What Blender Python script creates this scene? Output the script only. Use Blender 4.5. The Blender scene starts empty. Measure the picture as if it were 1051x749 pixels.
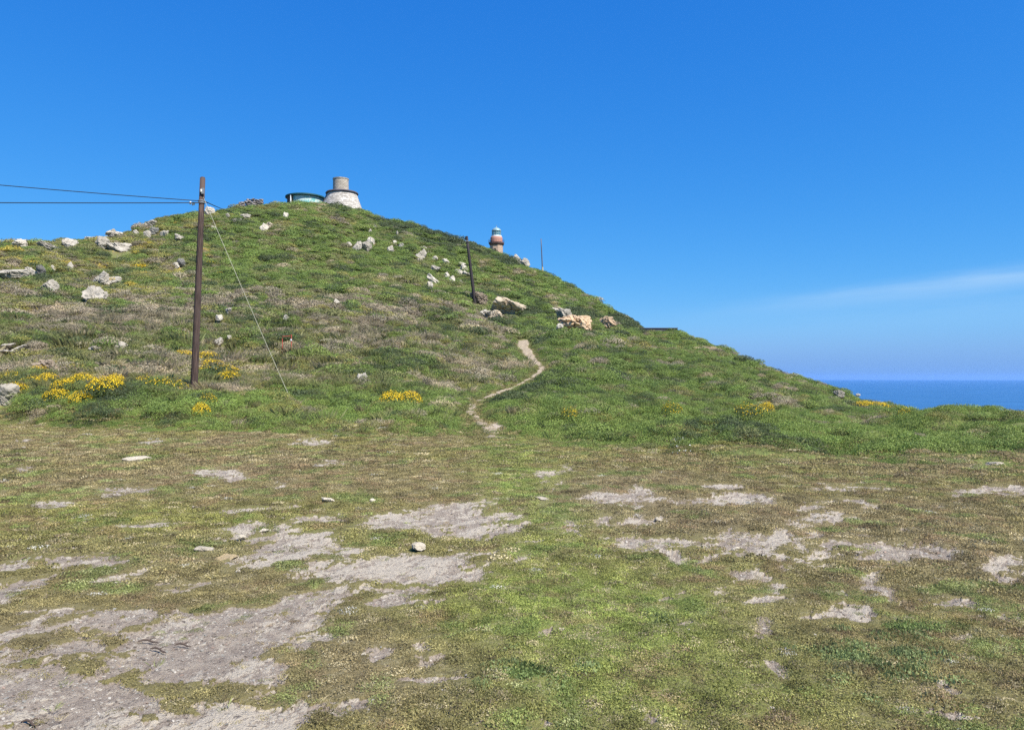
import bpy, bmesh, math, random
import numpy as np
from mathutils import Vector

random.seed(7)
rng = np.random.default_rng(11)
R = math.radians
scene = bpy.context.scene
COL = scene.collection

# ------------------------------------------------------------------ camera
W0, H0, F = 1051.0, 749.0, 778.0          # photograph size and focal length in its pixels
CAMZ = 1.62
SEA = -58.0
HOR = 387.5
PITCH = math.atan((HOR - H0 / 2) / F)
cp, sp = math.cos(PITCH), math.sin(PITCH)

cam_d = bpy.data.cameras.new('camera')
cam_d.sensor_width = 36.0
cam_d.lens = 36.0 * F / W0
cam_d.clip_start = 0.05
cam_d.clip_end = 80000
cam = bpy.data.objects.new('camera', cam_d)
COL.objects.link(cam)
cam.location = (0, 0, CAMZ)
cam.rotation_euler = (R(90) + PITCH, 0, 0)
scene.camera = cam


def ray(px, py):
    a = (np.asarray(px, float) - W0 / 2) / F
    b = (H0 / 2 - np.asarray(py, float)) / F
    y = cp - b * sp
    z = sp + b * cp
    return a, y, z


def pix(px, py, Y):
    a, y, z = ray(px, py)
    k = Y / y
    return Vector((float(a * k), Y, float(CAMZ + z * k)))


def project(x, y, z):
    zz = z - CAMZ
    fy = y * cp + zz * sp
    uz = -y * sp + zz * cp
    fy = np.where(np.abs(fy) < 1e-6, 1e-6, fy)
    return W0 / 2 + F * x / fy, H0 / 2 - F * uz / fy


# ------------------------------------------------------------------ noise
_perm = np.random.default_rng(3).random((256, 256)).astype(np.float64)


def vnoise(x, y):
    xi = np.floor(x).astype(np.int64); yi = np.floor(y).astype(np.int64)
    fx = x - xi; fy = y - yi
    fx = fx * fx * fx * (fx * (fx * 6 - 15) + 10); fy = fy * fy * fy * (fy * (fy * 6 - 15) + 10)
    a = _perm[xi & 255, yi & 255]; b = _perm[(xi + 1) & 255, yi & 255]
    c = _perm[xi & 255, (yi + 1) & 255]; d = _perm[(xi + 1) & 255, (yi + 1) & 255]
    return (a + (b - a) * fx) * (1 - fy) + (c + (d - c) * fx) * fy


def fbm(x, y, s, o=4, g=0.5, seed=0.0):
    """fractal noise around 0, about -1..1; s = feature size in metres"""
    x = np.asarray(x, float) / s + 17.3 * seed; y = np.asarray(y, float) / s + 9.1 * seed
    t = 0; a = 1.0; n = 0
    ca, sa = math.cos(0.6), math.sin(0.6)
    for _ in range(o):
        t = t + a * (vnoise(x, y) - 0.5) * 2
        n += a
        x, y = (x * ca - y * sa) * 2.03 + 5.2, (x * sa + y * ca) * 2.03 + 1.3
        a *= g
    return t / n * 1.5


def sstep(a, b, v):
    t = np.clip((v - a) / (b - a), 0, 1)
    return t * t * (3 - 2 * t)


# ------------------------------------------------------------------ the lie of the land
EDGE = [(-700, 425), (-250, 430), (0, 435), (100, 441), (200, 444), (330, 449), (460, 449), (500, 447), (560, 454),
        (660, 467), (760, 474), (900, 478), (1051, 479), (1350, 481), (1800, 483)]
SKY = [(-700, 300), (-250, 268), (-60, 252), (0, 250), (60, 247), (100, 241), (130, 237), (165, 226), (185, 219), (200, 218), (240, 213), (270, 210),
       (290, 208), (310, 208), (330, 211), (360, 216), (375, 219), (390, 226), (405, 229), (420, 231), (440, 237), (460, 242), (480, 247), (500, 254), (520, 262),
       (540, 271), (555, 277), (580, 289), (600, 301), (620, 312), (640, 324), (650, 328), (656, 331), (659, 336.5), (690, 337), (700, 338.5),
       (720, 346), (750, 358), (780, 370), (815, 382), (850, 396), (880, 411), (900, 419), (950, 423.5), (1000, 424), (1051, 424), (1350, 423), (1800, 424)]
CRD = [(-700, 95), (-250, 105), (0, 120), (130, 130), (200, 140), (290, 150), (370, 150), (440, 145), (520, 138), (600, 125), (640, 118), (656, 112), (659, 102),
       (700, 99), (720, 95), (780, 80), (850, 66), (900, 50), (950, 42), (1051, 38), (1350, 36), (1800, 36)]
# px: [(py, d) ...] five knots between the edge and the crest
MID = {
    -700: [(415, 29), (398, 35), (370, 47), (340, 62), (318, 80)],
    -250: [(416, 31), (397, 37), (362, 50), (328, 68), (292, 88)],
    0:    [(418, 34), (400, 38), (362, 52), (327, 70), (285, 96)],
    100:  [(421, 29), (401, 33), (361, 48), (326, 70), (282, 99)],
    200:  [(421, 28), (402, 32), (361, 47), (325, 70), (275, 102)],
    300:  [(423, 27), (402, 32), (362, 46), (325, 70), (268, 106)],
    400:  [(424, 26), (403, 31), (365, 46), (330, 71), (270, 107)],
    480:  [(426, 25.5), (406, 31), (372, 47), (342, 72), (290, 106)],
    520:  [(428, 25), (405, 32), (375, 48), (342, 76), (296, 106)],
    600:  [(432, 23.5), (407, 32), (378, 47), (342, 79), (322, 101)],
    650:  [(436, 23), (410, 32), (382, 46), (348, 76), (338, 98)],
    700:  [(439, 22.5), (413, 32), (386, 46), (360, 68), (348, 84)],
    780:  [(442, 22), (419, 31), (402, 43), (388, 57), (378, 69)],
    850:  [(446, 21.5), (429, 28), (416, 37), (407, 47), (401, 56)],
    900:  [(449, 21), (436, 26.5), (429, 32.5), (424, 39), (421, 45)],
    950:  [(451, 20.5), (439, 25), (432, 30), (428, 34), (425, 38)],
    1051: [(453, 20), (441, 24), (433, 28), (429, 31), (426, 34.5)],
    1350: [(456, 20), (442, 23.5), (434, 27), (429, 30), (426, 33)],
    1800: [(458, 20), (444, 23.5), (435, 27), (430, 30), (427, 33)],
}
PXG = np.concatenate([np.linspace(-2200, -100, 200, endpoint=False), np.linspace(-100, 1150, 2500, endpoint=False), np.linspace(1150, 3200, 200)])
AZG = np.arctan((PXG - W0 / 2) / F)


def _tan(px, py):
    a, y, z = ray(px, py)
    return z / np.hypot(a, y)


def _interp(tab, smooth=9):
    x, v = zip(*tab)
    r = np.interp(PXG, x, v)
    k = np.hanning(smooth + 2)[1:-1]; k /= k.sum()
    return np.convolve(np.pad(r, smooth // 2, mode='edge'), k, mode='valid')


_edge = _interp(EDGE, 101)
KD = [CAMZ / -_tan(PXG, _edge)]
KZ = [np.zeros_like(PXG)]
_mx = sorted(MID)
for i in range(5):
    py = _interp([(m, MID[m][i][0]) for m in _mx], 101)
    d = _interp([(m, MID[m][i][1]) for m in _mx], 101)
    KD.append(d); KZ.append(CAMZ + d * _tan(PXG, py))
cd = _interp(CRD, 15); cy = _interp(SKY, 7)
cz = CAMZ + cd * _tan(PXG, cy)
KD.append(cd); KZ.append(cz)
for off, dz in ((14, -1.2), (60, -15), (170, -50), (330, -95)):
    KD.append(cd + off); KZ.append(np.maximum(cz + dz, SEA - 2) if dz > -60 else np.full_like(cz, SEA - 2))
KD = np.array([np.zeros_like(PXG)] + KD); KZ = np.array([np.zeros_like(PXG)] + KZ)
EDGE_D = KD[1]
_h = np.diff(KD, axis=0); _s = np.diff(KZ, axis=0) / _h
KM = np.zeros_like(KD)
for i in range(1, len(KD) - 1):
    a, b = _s[i - 1], _s[i]
    KM[i] = np.where(a * b > 0, 2 * a * b / np.where(np.abs(a + b) < 1e-9, 1e-9, a + b), 0)
KM[-1] = _s[-1]


def lookup(tab, az):
    return np.interp(az, AZG, tab)


def base(az, d):
    az = np.clip(az, AZG[0], AZG[-1])
    out = np.zeros_like(d)
    D = [lookup(KD[i], az) for i in range(len(KD))]
    for i in range(len(KD) - 1):
        m = (d >= D[i]) & (d < D[i + 1])
        if not m.any():
            continue
        a = az[m]; h = D[i + 1][m] - D[i][m]; t = (d[m] - D[i][m]) / h
        z0, z1, m0, m1 = lookup(KZ[i], a), lookup(KZ[i + 1], a), lookup(KM[i], a), lookup(KM[i + 1], a)
        t2 = t * t; t3 = t2 * t
        out[m] = (2 * t3 - 3 * t2 + 1) * z0 + (t3 - 2 * t2 + t) * h * m0 + (-2 * t3 + 3 * t2) * z1 + (t3 - t2) * h * m1
    out[d >= D[-1]] = SEA - 2
    return out


# footpath centre line, in plan (found from the picture once the ground is known)
PATH_PX = [(509, 450, 17), (503, 441, 17), (491, 432, 14), (484, 423, 12), (486, 415, 9), (498, 409, 8), (512, 403, 8.5), (530, 397, 9), (545, 389, 10), (555, 382, 11), (556, 377, 10), (549, 371, 10),
           (543, 364, 14), (537, 357, 15), (537, 349, 14)]
path_xy = None


def path_dist(x, y):
    if path_xy is None:
        return np.full(np.shape(x), 99.0)
    best = np.full(np.shape(x), 99.0)
    for (x0, y0, w0), (x1, y1, w1) in zip(path_xy[:-1], path_xy[1:]):
        dx, dy = x1 - x0, y1 - y0
        t = np.clip(((x - x0) * dx + (y - y0) * dy) / (dx * dx + dy * dy), 0, 1)
        dd = np.hypot(x - x0 - t * dx, y - y0 - t * dy) - (w0 + (w1 - w0) * t)
        best = np.minimum(best, dd)
    return best


def height(x, y):
    x = np.asarray(x, float); y = np.asarray(y, float)
    az = np.arctan2(x, y); d = np.hypot(x, y)
    b = base(az, d)
    ed = lookup(EDGE_D, np.clip(az, AZG[0], AZG[-1]))
    over = d - ed
    back = np.abs(az) > AZG[-1]
    veg = sstep(-0.1, 1.6, over)
    pm = sstep(0.1, 2.6, path_dist(x, y))
    n1 = fbm(x, y, 2.6, 3, 0.5, 1); n2 = fbm(x, y, 0.9, 2, 0.5, 2)
    ridge = 1 - np.abs(fbm(x, y, 1.9, 2, 0.5, 5))
    amp = 0.23 + 0.19 * sstep(6, 40, over) * sstep(90, 40, over)
    bump = (n1 * amp + n2 * 0.08 + (ridge - 0.6) * 0.16 + 0.10) * veg * (0.04 + 0.96 * pm)
    lip = 0.10 * sstep(0.0, 0.9, over) * (0.02 + 0.98 * pm) * (0.7 + 0.5 * n1)
    far = sstep(20, 80, over)
    bump = bump * 1.15 + far * fbm(x, y, 7.0, 3, 0.5, 4) * 0.5 - 0.55 * sstep(5, 18, over) - 0.75 * sstep(30, 95, over)
    flat = fbm(x, y, 5.0, 2, 0.5, 3) * 0.025 * (1 - veg) * sstep(1.5, 5, d)
    out = b + bump + lip * veg + flat
    return np.where(back, np.where(d > 400, b, flat), out)


def at(px, py, dmax=175):
    """the point of the ground seen at a pixel of the photograph"""
    a, y, z = ray(px, py)
    n = math.hypot(a, y)
    ds = np.exp(np.linspace(math.log(2.5), math.log(dmax), 9000))
    zs = CAMZ + ds * z / n
    hs = height(ds * a / n, ds * y / n)
    hit = np.nonzero(zs <= hs)[0]
    if len(hit):
        d = ds[hit[0]]
    else:
        el = (hs - CAMZ) / ds
        el[ds < 12] = -9
        d = ds[int(np.argmax(el))]
    X, Y = d * a / n, d * y / n
    return Vector((float(X), float(Y), float(height(np.array([X]), np.array([Y]))[0])))


for _it in range(3):
    _p = []
    for px, py, w in PATH_PX:
        v = at(px, py)
        _p.append((v.x, v.y, max(w * v.y / F * 0.5, 0.14)))
    path_xy = _p

# ------------------------------------------------------------------ material helpers


class NT:
    def __init__(self, name):
        self.m = bpy.data.materials.new(name)
        self.m.use_nodes = True
        self.t = self.m.node_tree
        self.t.nodes.clear()
        self.out = self.n('ShaderNodeOutputMaterial')

    def n(self, typ, **kw):
        o = self.t.nodes.new(typ)
        for k, v in kw.items():
            setattr(o, k, v)
        return o

    def l(self, a, b):
        self.t.links.new(a, b)

    def val(self, sock, v):
        if hasattr(v, 'is_output') or isinstance(v, bpy.types.NodeSocket):
            self.l(v, sock)
        else:
            sock.default_value = v

    def mix(self, fac, a, b, mode='MIX'):
        o = self.n('ShaderNodeMix', data_type='RGBA', blend_type=mode)
        self.val(o.inputs[0], fac)
        for s, v in ((o.inputs[6], a), (o.inputs[7], b)):
            self.val(s, (*v, 1) if isinstance(v, tuple) and len(v) == 3 else v)
        return o.outputs[2]

    def math(self, op, a, b=0.5, c=None, clamp=False):
        o = self.n('ShaderNodeMath', operation=op, use_clamp=clamp)
        self.val(o.inputs[0], a); self.val(o.inputs[1], b)
        if c is not None:
            self.val(o.inputs[2], c)
        return o.outputs[0]

    def noise(self, scale, detail=4, rough=0.55, vec=None, dist=0.0):
        o = self.n('ShaderNodeTexNoise')
        o.inputs['Scale'].default_value = scale; o.inputs['Detail'].default_value = detail
        o.inputs['Roughness'].default_value = rough; o.inputs['Distortion'].default_value = dist
        if vec is not None:
            self.l(vec, o.inputs['Vector'])
        return o.outputs['Fac']

    def ramp(self, fac, lo, hi):
        o = self.n('ShaderNodeMapRange', interpolation_type='SMOOTHSTEP')
        self.val(o.inputs[0], fac); o.inputs[1].default_value = lo; o.inputs[2].default_value = hi
        return o.outputs[0]

    def attr(self, name, typ='GEOMETRY'):
        return self.n('ShaderNodeAttribute', attribute_name=name, attribute_type=typ)

    def obj(self):
        return self.n('ShaderNodeTexCoord').outputs['Object']

    def geo(self):
        return self.n('ShaderNodeNewGeometry').outputs['Position']

    def scale(self, vec, s):
        o = self.n('ShaderNodeMapping')
        self.l(vec, o.inputs['Vector']); o.inputs['Scale'].default_value = s
        return o.outputs[0]

    def bsdf(self, col, rough=0.85, bump=None, bstr=0.5, bdist=0.02, metal=0.0, spec=0.25):
        p = self.n('ShaderNodeBsdfPrincipled')
        self.val(p.inputs['Base Color'], (*col, 1) if isinstance(col, tuple) and len(col) == 3 else col)
        self.val(p.inputs['Roughness'], rough)
        p.inputs['Metallic'].default_value = metal
        p.inputs['Specular IOR Level'].default_value = spec
        if bump is not None:
            b = self.n('ShaderNodeBump')
            b.inputs['Strength'].default_value = bstr; b.inputs['Distance'].default_value = bdist
            self.l(bump, b.inputs['Height']); self.l(b.outputs[0], p.inputs['Normal'])
        self.l(p.outputs[0], self.out.inputs['Surface'])
        return p


def mat_plain(name, col, rough=0.7, var=0.25, scale=6.0, metal=0.0, spec=0.25, bstr=0.2):
    t = NT(name)
    n = t.noise(scale, 5, 0.6, t.obj())
    c = t.mix(n, tuple(x * (1 - var) for x in col), tuple(min(1, x * (1 + var)) for x in col))
    t.bsdf(c, rough, n, bstr, 0.01, metal, spec)
    return t.m


def mat_rock(name, pale, dark, stain, scale=1.0, stain_lo=0.55):
    t = NT(name)
    o = t.obj()
    rnd = t.n('ShaderNodeObjectInfo').outputs['Random']
    sh = t.n('ShaderNodeVectorMath', operation='ADD'); t.l(o, sh.inputs[0])
    k = t.n('ShaderNodeCombineXYZ'); t.l(t.math('MULTIPLY', rnd, 40.0), k.inputs[0]); t.l(k.outputs[0], sh.inputs[1])
    v = sh.outputs[0]
    n1 = t.noise(1.1 * scale, 6, 0.65, v); n2 = t.noise(9 * scale, 5, 0.65, v); n3 = t.noise(2.4 * scale, 6, 0.7, v, 0.8)
    c = t.mix(t.ramp(n1, 0.35, 0.68), dark, pale)
    c = t.mix(t.ramp(n3, stain_lo, stain_lo + 0.16), c, stain)
    c = t.mix(t.math('MULTIPLY', n2, 0.45), c, tuple(x * 0.45 for x in pale))
    hsv = t.n('ShaderNodeHueSaturation'); t.l(c, hsv.inputs['Color'])
    t.l(t.math('MULTIPLY_ADD', rnd, 0.3, 0.85), hsv.inputs['Value'])
    t.bsdf(hsv.outputs[0], 0.9, t.math('ADD', n2, t.math('MULTIPLY', n3, 1.2)), 0.7, 0.06, 0, 0.2)
    return t.m


def mat_leaf(name, inst=True, fixed=None, trans=0.22, lo=0.68, hi=1.34):
    """leaf colour: from the plant's own colour value and a variation from leaf to leaf"""
    t = NT(name)
    lv = t.attr('leafvar').outputs['Fac']
    if inst:
        c = t.attr('plantcol', 'INSTANCER').outputs['Color']
    else:
        c = t.n('ShaderNodeRGB'); c.outputs[0].default_value = (*fixed, 1); c = c.outputs[0]
    c = t.mix(1.0, c, t.mix(lv, (lo, lo, lo), (hi, hi * .97, hi * .92)), 'MULTIPLY')
    p = t.n('ShaderNodeBsdfPrincipled'); t.l(c, p.inputs['Base Color'])
    p.inputs['Roughness'].default_value = 0.6; p.inputs['Specular IOR Level'].default_value = 0.25
    tr = t.n('ShaderNodeBsdfTranslucent'); t.l(c, tr.inputs['Color'])
    m = t.n('ShaderNodeMixShader'); m.inputs[0].default_value = trans
    t.l(p.outputs[0], m.inputs[1]); t.l(tr.outputs[0], m.inputs[2]); t.l(m.outputs[0], t.out.inputs['Surface'])
    return t.m


# ------------------------------------------------------------------ mesh helpers
def mesh_np(name, verts, faces, mat=None, smooth=False, attrs=None, uv=None):
    """faces: (n, k) array, all of one size"""
    me = bpy.data.meshes.new(name)
    verts = np.asarray(verts, np.float32)
    me.vertices.add(len(verts)); me.vertices.foreach_set('co', verts.ravel())
    if faces is not None and len(faces):
        faces = np.asarray(faces, np.int32); n, k = faces.shape
        me.loops.add(n * k); me.loops.foreach_set('vertex_index', faces.ravel())
        me.polygons.add(n); me.polygons.foreach_set('loop_start', np.arange(0, n * k, k, dtype=np.int32))
        me.polygons.foreach_set('use_smooth', np.full(n, smooth))
        if uv is not None:
            u = me.uv_layers.new(name='UVMap'); u.data.foreach_set('uv', np.asarray(uv, np.float32)[faces.ravel()].ravel())
    for an, arr in (attrs or {}).items():
        arr = np.asarray(arr)
        if arr.dtype.kind == 'i':
            a = me.attributes.new(an, 'INT', 'POINT'); a.data.foreach_set('value', arr.astype(np.int32))
        elif arr.ndim == 1:
            a = me.attributes.new(an, 'FLOAT', 'POINT'); a.data.foreach_set('value', arr.astype(np.float32))
        elif arr.shape[1] == 3:
            a = me.attributes.new(an, 'FLOAT_VECTOR', 'POINT'); a.data.foreach_set('vector', arr.astype(np.float32).ravel())
        else:
            a = me.attributes.new(an, 'FLOAT_COLOR', 'POINT'); a.data.foreach_set('color', arr.astype(np.float32).ravel())
    me.update(calc_edges=True)
    if mat:
        me.materials.append(mat)
    return me


def link(name, me, parent=None, loc=None):
    o = bpy.data.objects.new(name, me); COL.objects.link(o)
    if parent is not None:
        o.parent = parent
    if loc is not None:
        o.location = loc
    return o


def tag(o, label=None, cat=None, group=None, kind=None):
    for k, v in (('label', label), ('category', cat), ('group', group), ('kind', kind)):
        if v:
            o[k] = v
    return o


def empty(name, loc, label, cat, group=None, rz=0.0):
    o = bpy.data.objects.new(name, None); COL.objects.link(o)
    o.empty_display_size = 0.3; o.location = loc; o.rotation_euler.z = rz
    return tag(o, label, cat, group)


class MB:
    def __init__(self):
        self.v, self.f, self.uv = [], [], []

    def add(self, verts, faces, uv=None):
        b = len(self.v)
        self.v += [tuple(v) for v in verts]
        self.uv += list(uv) if uv else [(v[0], v[2]) for v in verts]
        self.f += [tuple(i + b for i in f) for f in faces]
        return self

    def box(self, c, s, rz=0.0):
        x, y, z = (k / 2 for k in s); ca, sa = math.cos(rz), math.sin(rz)
        vs = [(c[0] + a * x * ca - b * y * sa, c[1] + a * x * sa + b * y * ca, c[2] + d * z) for a in (-1, 1) for b in (-1, 1) for d in (-1, 1)]
        return self.add(vs, [(0, 1, 3, 2), (4, 6, 7, 5), (0, 4, 5, 1), (2, 3, 7, 6), (0, 2, 6, 4), (1, 5, 7, 3)])

    def tube(self, pts, rad, n=8, caps=True):
        pts = [Vector(p) for p in pts]
        rad = rad if isinstance(rad, (list, tuple)) else [rad] * len(pts)
        vs, fs = [], []
        for i, p in enumerate(pts):
            t = (pts[min(i + 1, len(pts) - 1)] - pts[max(i - 1, 0)]).normalized()
            u = t.cross(Vector((0, 0, 1)) if abs(t.z) < 0.9 else Vector((0, 1, 0))).normalized(); w = t.cross(u)
            for k in range(n):
                a = 2 * math.pi * k / n
                vs.append(p + (u * math.cos(a) + w * math.sin(a)) * rad[i])
        for i in range(len(pts) - 1):
            for k in range(n):
                fs.append((i * n + k, i * n + (k + 1) % n, (i + 1) * n + (k + 1) % n, (i + 1) * n + k))
        if caps:
            fs.append(tuple(range(n - 1, -1, -1))); fs.append(tuple(range((len(pts) - 1) * n, len(pts) * n)))
        return self.add(vs, fs)

    def lathe(self, prof, n=32, a0=0.0, a1=2 * math.pi, c=(0, 0), jit=0.0):
        full = abs(a1 - a0 - 2 * math.pi) < 1e-6
        m = n if full else n + 1
        vs, uv, fs = [], [], []
        rmax = max(r for r, z in prof)
        run = 0
        for i, (r, z) in enumerate(prof):
            if i:
                run += math.hypot(r - prof[i - 1][0], z - prof[i - 1][1])
            for k in range(m):
                a = a0 + (a1 - a0) * k / n
                j = 1 + random.uniform(-jit, jit)
                vs.append((c[0] + r * j * math.cos(a), c[1] + r * j * math.sin(a), z)); uv.append(((a - a0) * rmax, run))
        for i in range(len(prof) - 1):
            for k in range(n):
                k2 = (k + 1) % m
                fs.append((i * m + k, i * m + k2, (i + 1) * m + k2, (i + 1) * m + k))
        return self.add(vs, fs, uv)

    def build(self, name, mat, parent=None, loc=None, smooth=False):
        me = bpy.data.meshes.new(name)
        me.from_pydata([tuple(v) for v in self.v], [], self.f)
        u = me.uv_layers.new(name='UVMap')
        for lp in me.loops:
            u.data[lp.index].uv = self.uv[lp.vertex_index]
        if smooth:
            me.polygons.foreach_set('use_smooth', [True] * len(me.polygons))
        me.materials.append(mat); me.update()
        return link(name, me, parent, loc)


# ------------------------------------------------------------------ ground colour masks (real patches of bare gravel in thin turf)
# (px, py, rx, ry, strength) as seen in the photograph; they are laid on the ground once
BARE = [(20, 720, 190, 70, 1), (150, 660, 170, 62, .95), (240, 736, 95, 36, .95), (40, 640, 110, 45, .8), (360, 590, 130, 32, .85), (300, 560, 110, 18, .7), (250, 600, 90, 30, .6),
        (470, 538, 52, 14, 1), (440, 545, 70, 10, .7), (330, 535, 48, 6, .8), (445, 584, 45, 9, .95), (395, 590, 60, 12, .8), (360, 612, 90, 26, .7),
        (90, 580, 90, 7, .8), (20, 585, 60, 11, .8), (25, 612, 48, 22, .85), (110, 598, 45, 4, .7), (60, 625, 80, 14, .8), (345, 655, 40, 22, .6), (300, 625, 80, 40, .75),
        (230, 555, 35, 5, .6), (270, 525, 60, 6, .55), (230, 489, 26, 5, .7), (285, 500, 20, 3, .6), (62, 518, 20, 4, .95), (160, 539, 46, 3, .8), (105, 507, 14, 3, .6), (140, 504, 18, 3, .6), (15, 507, 18, 3, .5), (24, 453, 14, 2, .6),
        (20, 483, 14, 3, .5), (150, 455, 20, 3, .4), (140, 600, 50, 5, .5), (165, 600, 22, 4, .8), (105, 601, 20, 3, .8), (320, 455, 30, 4, .4), (600, 740, 35, 8, .6), (560, 745, 20, 8, .6), (440, 697, 45, 4, .3), (440, 665, 14, 16, .5), (395, 690, 24, 6, .25),
        (738, 513, 45, 5, .8), (745, 500, 34, 3, .75), (655, 533, 30, 7, .85), (625, 535, 18, 5, .7), (610, 510, 24, 4, .6), (575, 492, 25, 12, .5), (610, 555, 18, 3, .8), (555, 556, 25, 2, .5), (605, 537, 40, 3, .6),
        (690, 560, 60, 6, .85), (725, 562, 40, 9, .8), (740, 572, 50, 9, .7), (815, 553, 62, 24, .6), (800, 545, 44, 14, .6), (790, 570, 30, 6, .8), (942, 565, 52, 8, 1), (880, 567, 12, 3, .8), (1035, 585, 34, 12, .75), (1040, 600, 26, 8, .6),
        (780, 588, 26, 7, .75), (765, 607, 16, 5, .7), (808, 604, 9, 7, .7), (800, 620, 24, 4, .7), (880, 627, 30, 6, .85), (910, 635, 34, 4, .6), (972, 618, 20, 5, .9), (900, 592, 12, 5, .6), (912, 605, 16, 5, .6), (875, 608, 10, 5, .6), (843, 633, 12, 2, .5),
        (795, 652, 10, 14, .5), (800, 688, 8, 10, .5), (700, 640, 12, 3, .3), (900, 520, 60, 6, .3), (860, 500, 60, 8, .3), (1015, 505, 44, 5, .55), (1000, 660, 22, 6, .6), (800, 738, 22, 7, .6), (985, 735, 30, 5, .5), (510, 438, 20, 9, .9), (1018, 478, 22, 4, .9), (850, 545, 40, 12, .4), (590, 545, 50, 14, .25), (640, 510, 70, 14, .25), (500, 520, 50, 10, .25), (340, 480, 40, 8, .25)]


# turf islands within the worn ground
ISLE = [(135, 622, 95, 15, .95), (55, 556, 150, 17, .9), (215, 566, 50, 10, .5), (405, 559, 55, 7, .85), (295, 527, 45, 5, .6), (345, 548, 30, 4, .4), (165, 702, 85, 8, .85), (75, 690, 40, 6, .45), (400, 640, 80, 16, .7), (300, 606, 60, 7, .6),
        (255, 618, 40, 7, .5), (330, 690, 34, 22, .7), (230, 652, 26, 7, .5), (270, 668, 26, 9, .55), (205, 722, 24, 5, .7), (235, 735, 18, 5, .6), (150, 737, 22, 4, .5), (290, 722, 22, 9, .55), (360, 575, 40, 5, .5), (215, 590, 50, 7, .55), (20, 640, 40, 5, .4), (400, 603, 50, 5, .5), (120, 662, 26, 4, .35), (150, 650, 20, 4, .4)]


def bare_mask(x, y, px, py):
    s = np.zeros_like(x)
    d = np.maximum(np.hypot(x, y), 1)
    wx = fbm(x, y, 0.9, 4, .6, 7); wy = fbm(x, y, 0.9, 4, .6, 8)
    qx = px + wx * 110 / d; qy = py + wy * 130 / d ** 1.6
    for cx, cy, rx, ry, st in BARE:
        sel = (np.abs(qx - cx) < rx * 2.6) & (np.abs(qy - cy) < ry * 2.6)
        if sel.any():
            q = ((qx[sel] - cx) / rx) ** 2 + ((qy[sel] - cy) / ry) ** 2
            s[sel] = np.maximum(s[sel], st * np.exp(-q * 0.7))
    for cx, cy, rx, ry, st in ISLE:
        sel = (np.abs(qx - cx) < rx * 2.4) & (np.abs(qy - cy) < ry * 2.4)
        if sel.any():
            s[sel] -= st * np.exp(-(((qx[sel] - cx) / rx) ** 2 + ((qy[sel] - cy) / ry) ** 2) * 0.9)
    s = np.maximum(s, 0)
    # streaky break-up along the old wheel tracks
    u = x * 0.5 + y * 0.87; v = x * 0.87 - y * 0.5
    n = fbm(u * 0.6, v, 0.17, 6, .74, 9) * 0.70 + fbm(u * .7, v, 0.6, 5, .62, 10) * 0.62
    m = s * 1.15 + n * (0.10 + 1.25 * sstep(0, .40, s)) + 0.04
    m = np.where(s > 0.06, m, np.minimum(m, 0.3)) + (fbm(u * 0.5, v, 0.30, 6, .72, 12) - 0.55).clip(0) * 2.6
    return sstep(0.35, 0.59, m)


def pale_mask(x, y, px, py):
    """bleached sand among the grey gravel, in streaks"""
    u = x * 0.5 + y * 0.87; v = x * 0.87 - y * 0.5
    n = fbm(u * 0.45, v, 0.085, 6, .78, 31) * 0.95 + fbm(u * .6, v, 0.42, 5, .65, 32) * 0.5
    b = 0.35 * np.exp(-(((px - 200) / 260) ** 2 + ((py - 748) / 26) ** 2)) + 0.28 * np.exp(-(((px - 400) / 120) ** 2 + ((py - 585) / 40) ** 2)) + 0.22 * (py < 590) - 0.18 * np.exp(-(((px - 150) / 150) ** 2 + ((py - 660) / 36) ** 2))
    return sstep(0.08, 0.46, n + b)


def turf_tones(x, y, px, py):
    """brownness and greenness of the thin turf"""
    br = 0.33 + 0.38 * fbm(x, y, 2.4, 4, .55, 13)
    br += 0.40 * np.exp(-(((px - 860) / 260) ** 2 + ((py - 540) / 75) ** 2))
    br += 0.25 * np.exp(-(((px - 250) / 330) ** 2 + ((py - 480) / 36) ** 2)) + 0.3 * np.exp(-(((px - 620) / 120) ** 2 + ((py - 500) / 40) ** 2))
    br += 0.25 * np.exp(-(((px - 380) / 130) ** 2 + ((py - 690) / 50) ** 2)) + 0.2 * np.exp(-(((px - 960) / 120) ** 2 + ((py - 700) / 60) ** 2))
    gr = 0.6 * np.exp(-(((px - 532) / 36) ** 2 + ((py - 480) / 40) ** 2)) + 0.9 * np.exp(-(((px - 600) / 150) ** 2 + ((py - 640) / 80) ** 2)) + 0.5 * np.exp(-(((px - 545) / 60) ** 2 + ((py - 530) / 60) ** 2)) + 0.35 * np.exp(-(((px - 780) / 240) ** 2 + ((py - 720) / 50) ** 2)) + 0.3 * np.exp(-(((px - 200) / 200) ** 2 + ((py - 545) / 30) ** 2))
    gr = gr * (0.8 + 0.5 * fbm(x, y, 1.2, 3, .5, 14))
    gr = np.clip(gr, 0, 1)
    return np.clip(br - 0.62 * gr, 0, 1), gr


# ------------------------------------------------------------------ ground and hill sheets
az_f = np.concatenate([np.linspace(-math.pi, -0.75, 30, endpoint=False), np.linspace(-0.75, -0.62, 50, endpoint=False), np.linspace(-0.62, 0.62, 1060, endpoint=False), np.linspace(0.62, 0.75, 50, endpoint=False), np.linspace(0.75, math.pi, 31)])
edge_f = np.where(np.abs(az_f) < AZG[-1], lookup(EDGE_D, np.clip(az_f, AZG[0], AZG[-1])), 30.0)
crest_f = np.where(np.abs(az_f) < AZG[-1], lookup(cd, np.clip(az_f, AZG[0], AZG[-1])), 60.0)
NA = len(az_f)


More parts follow.
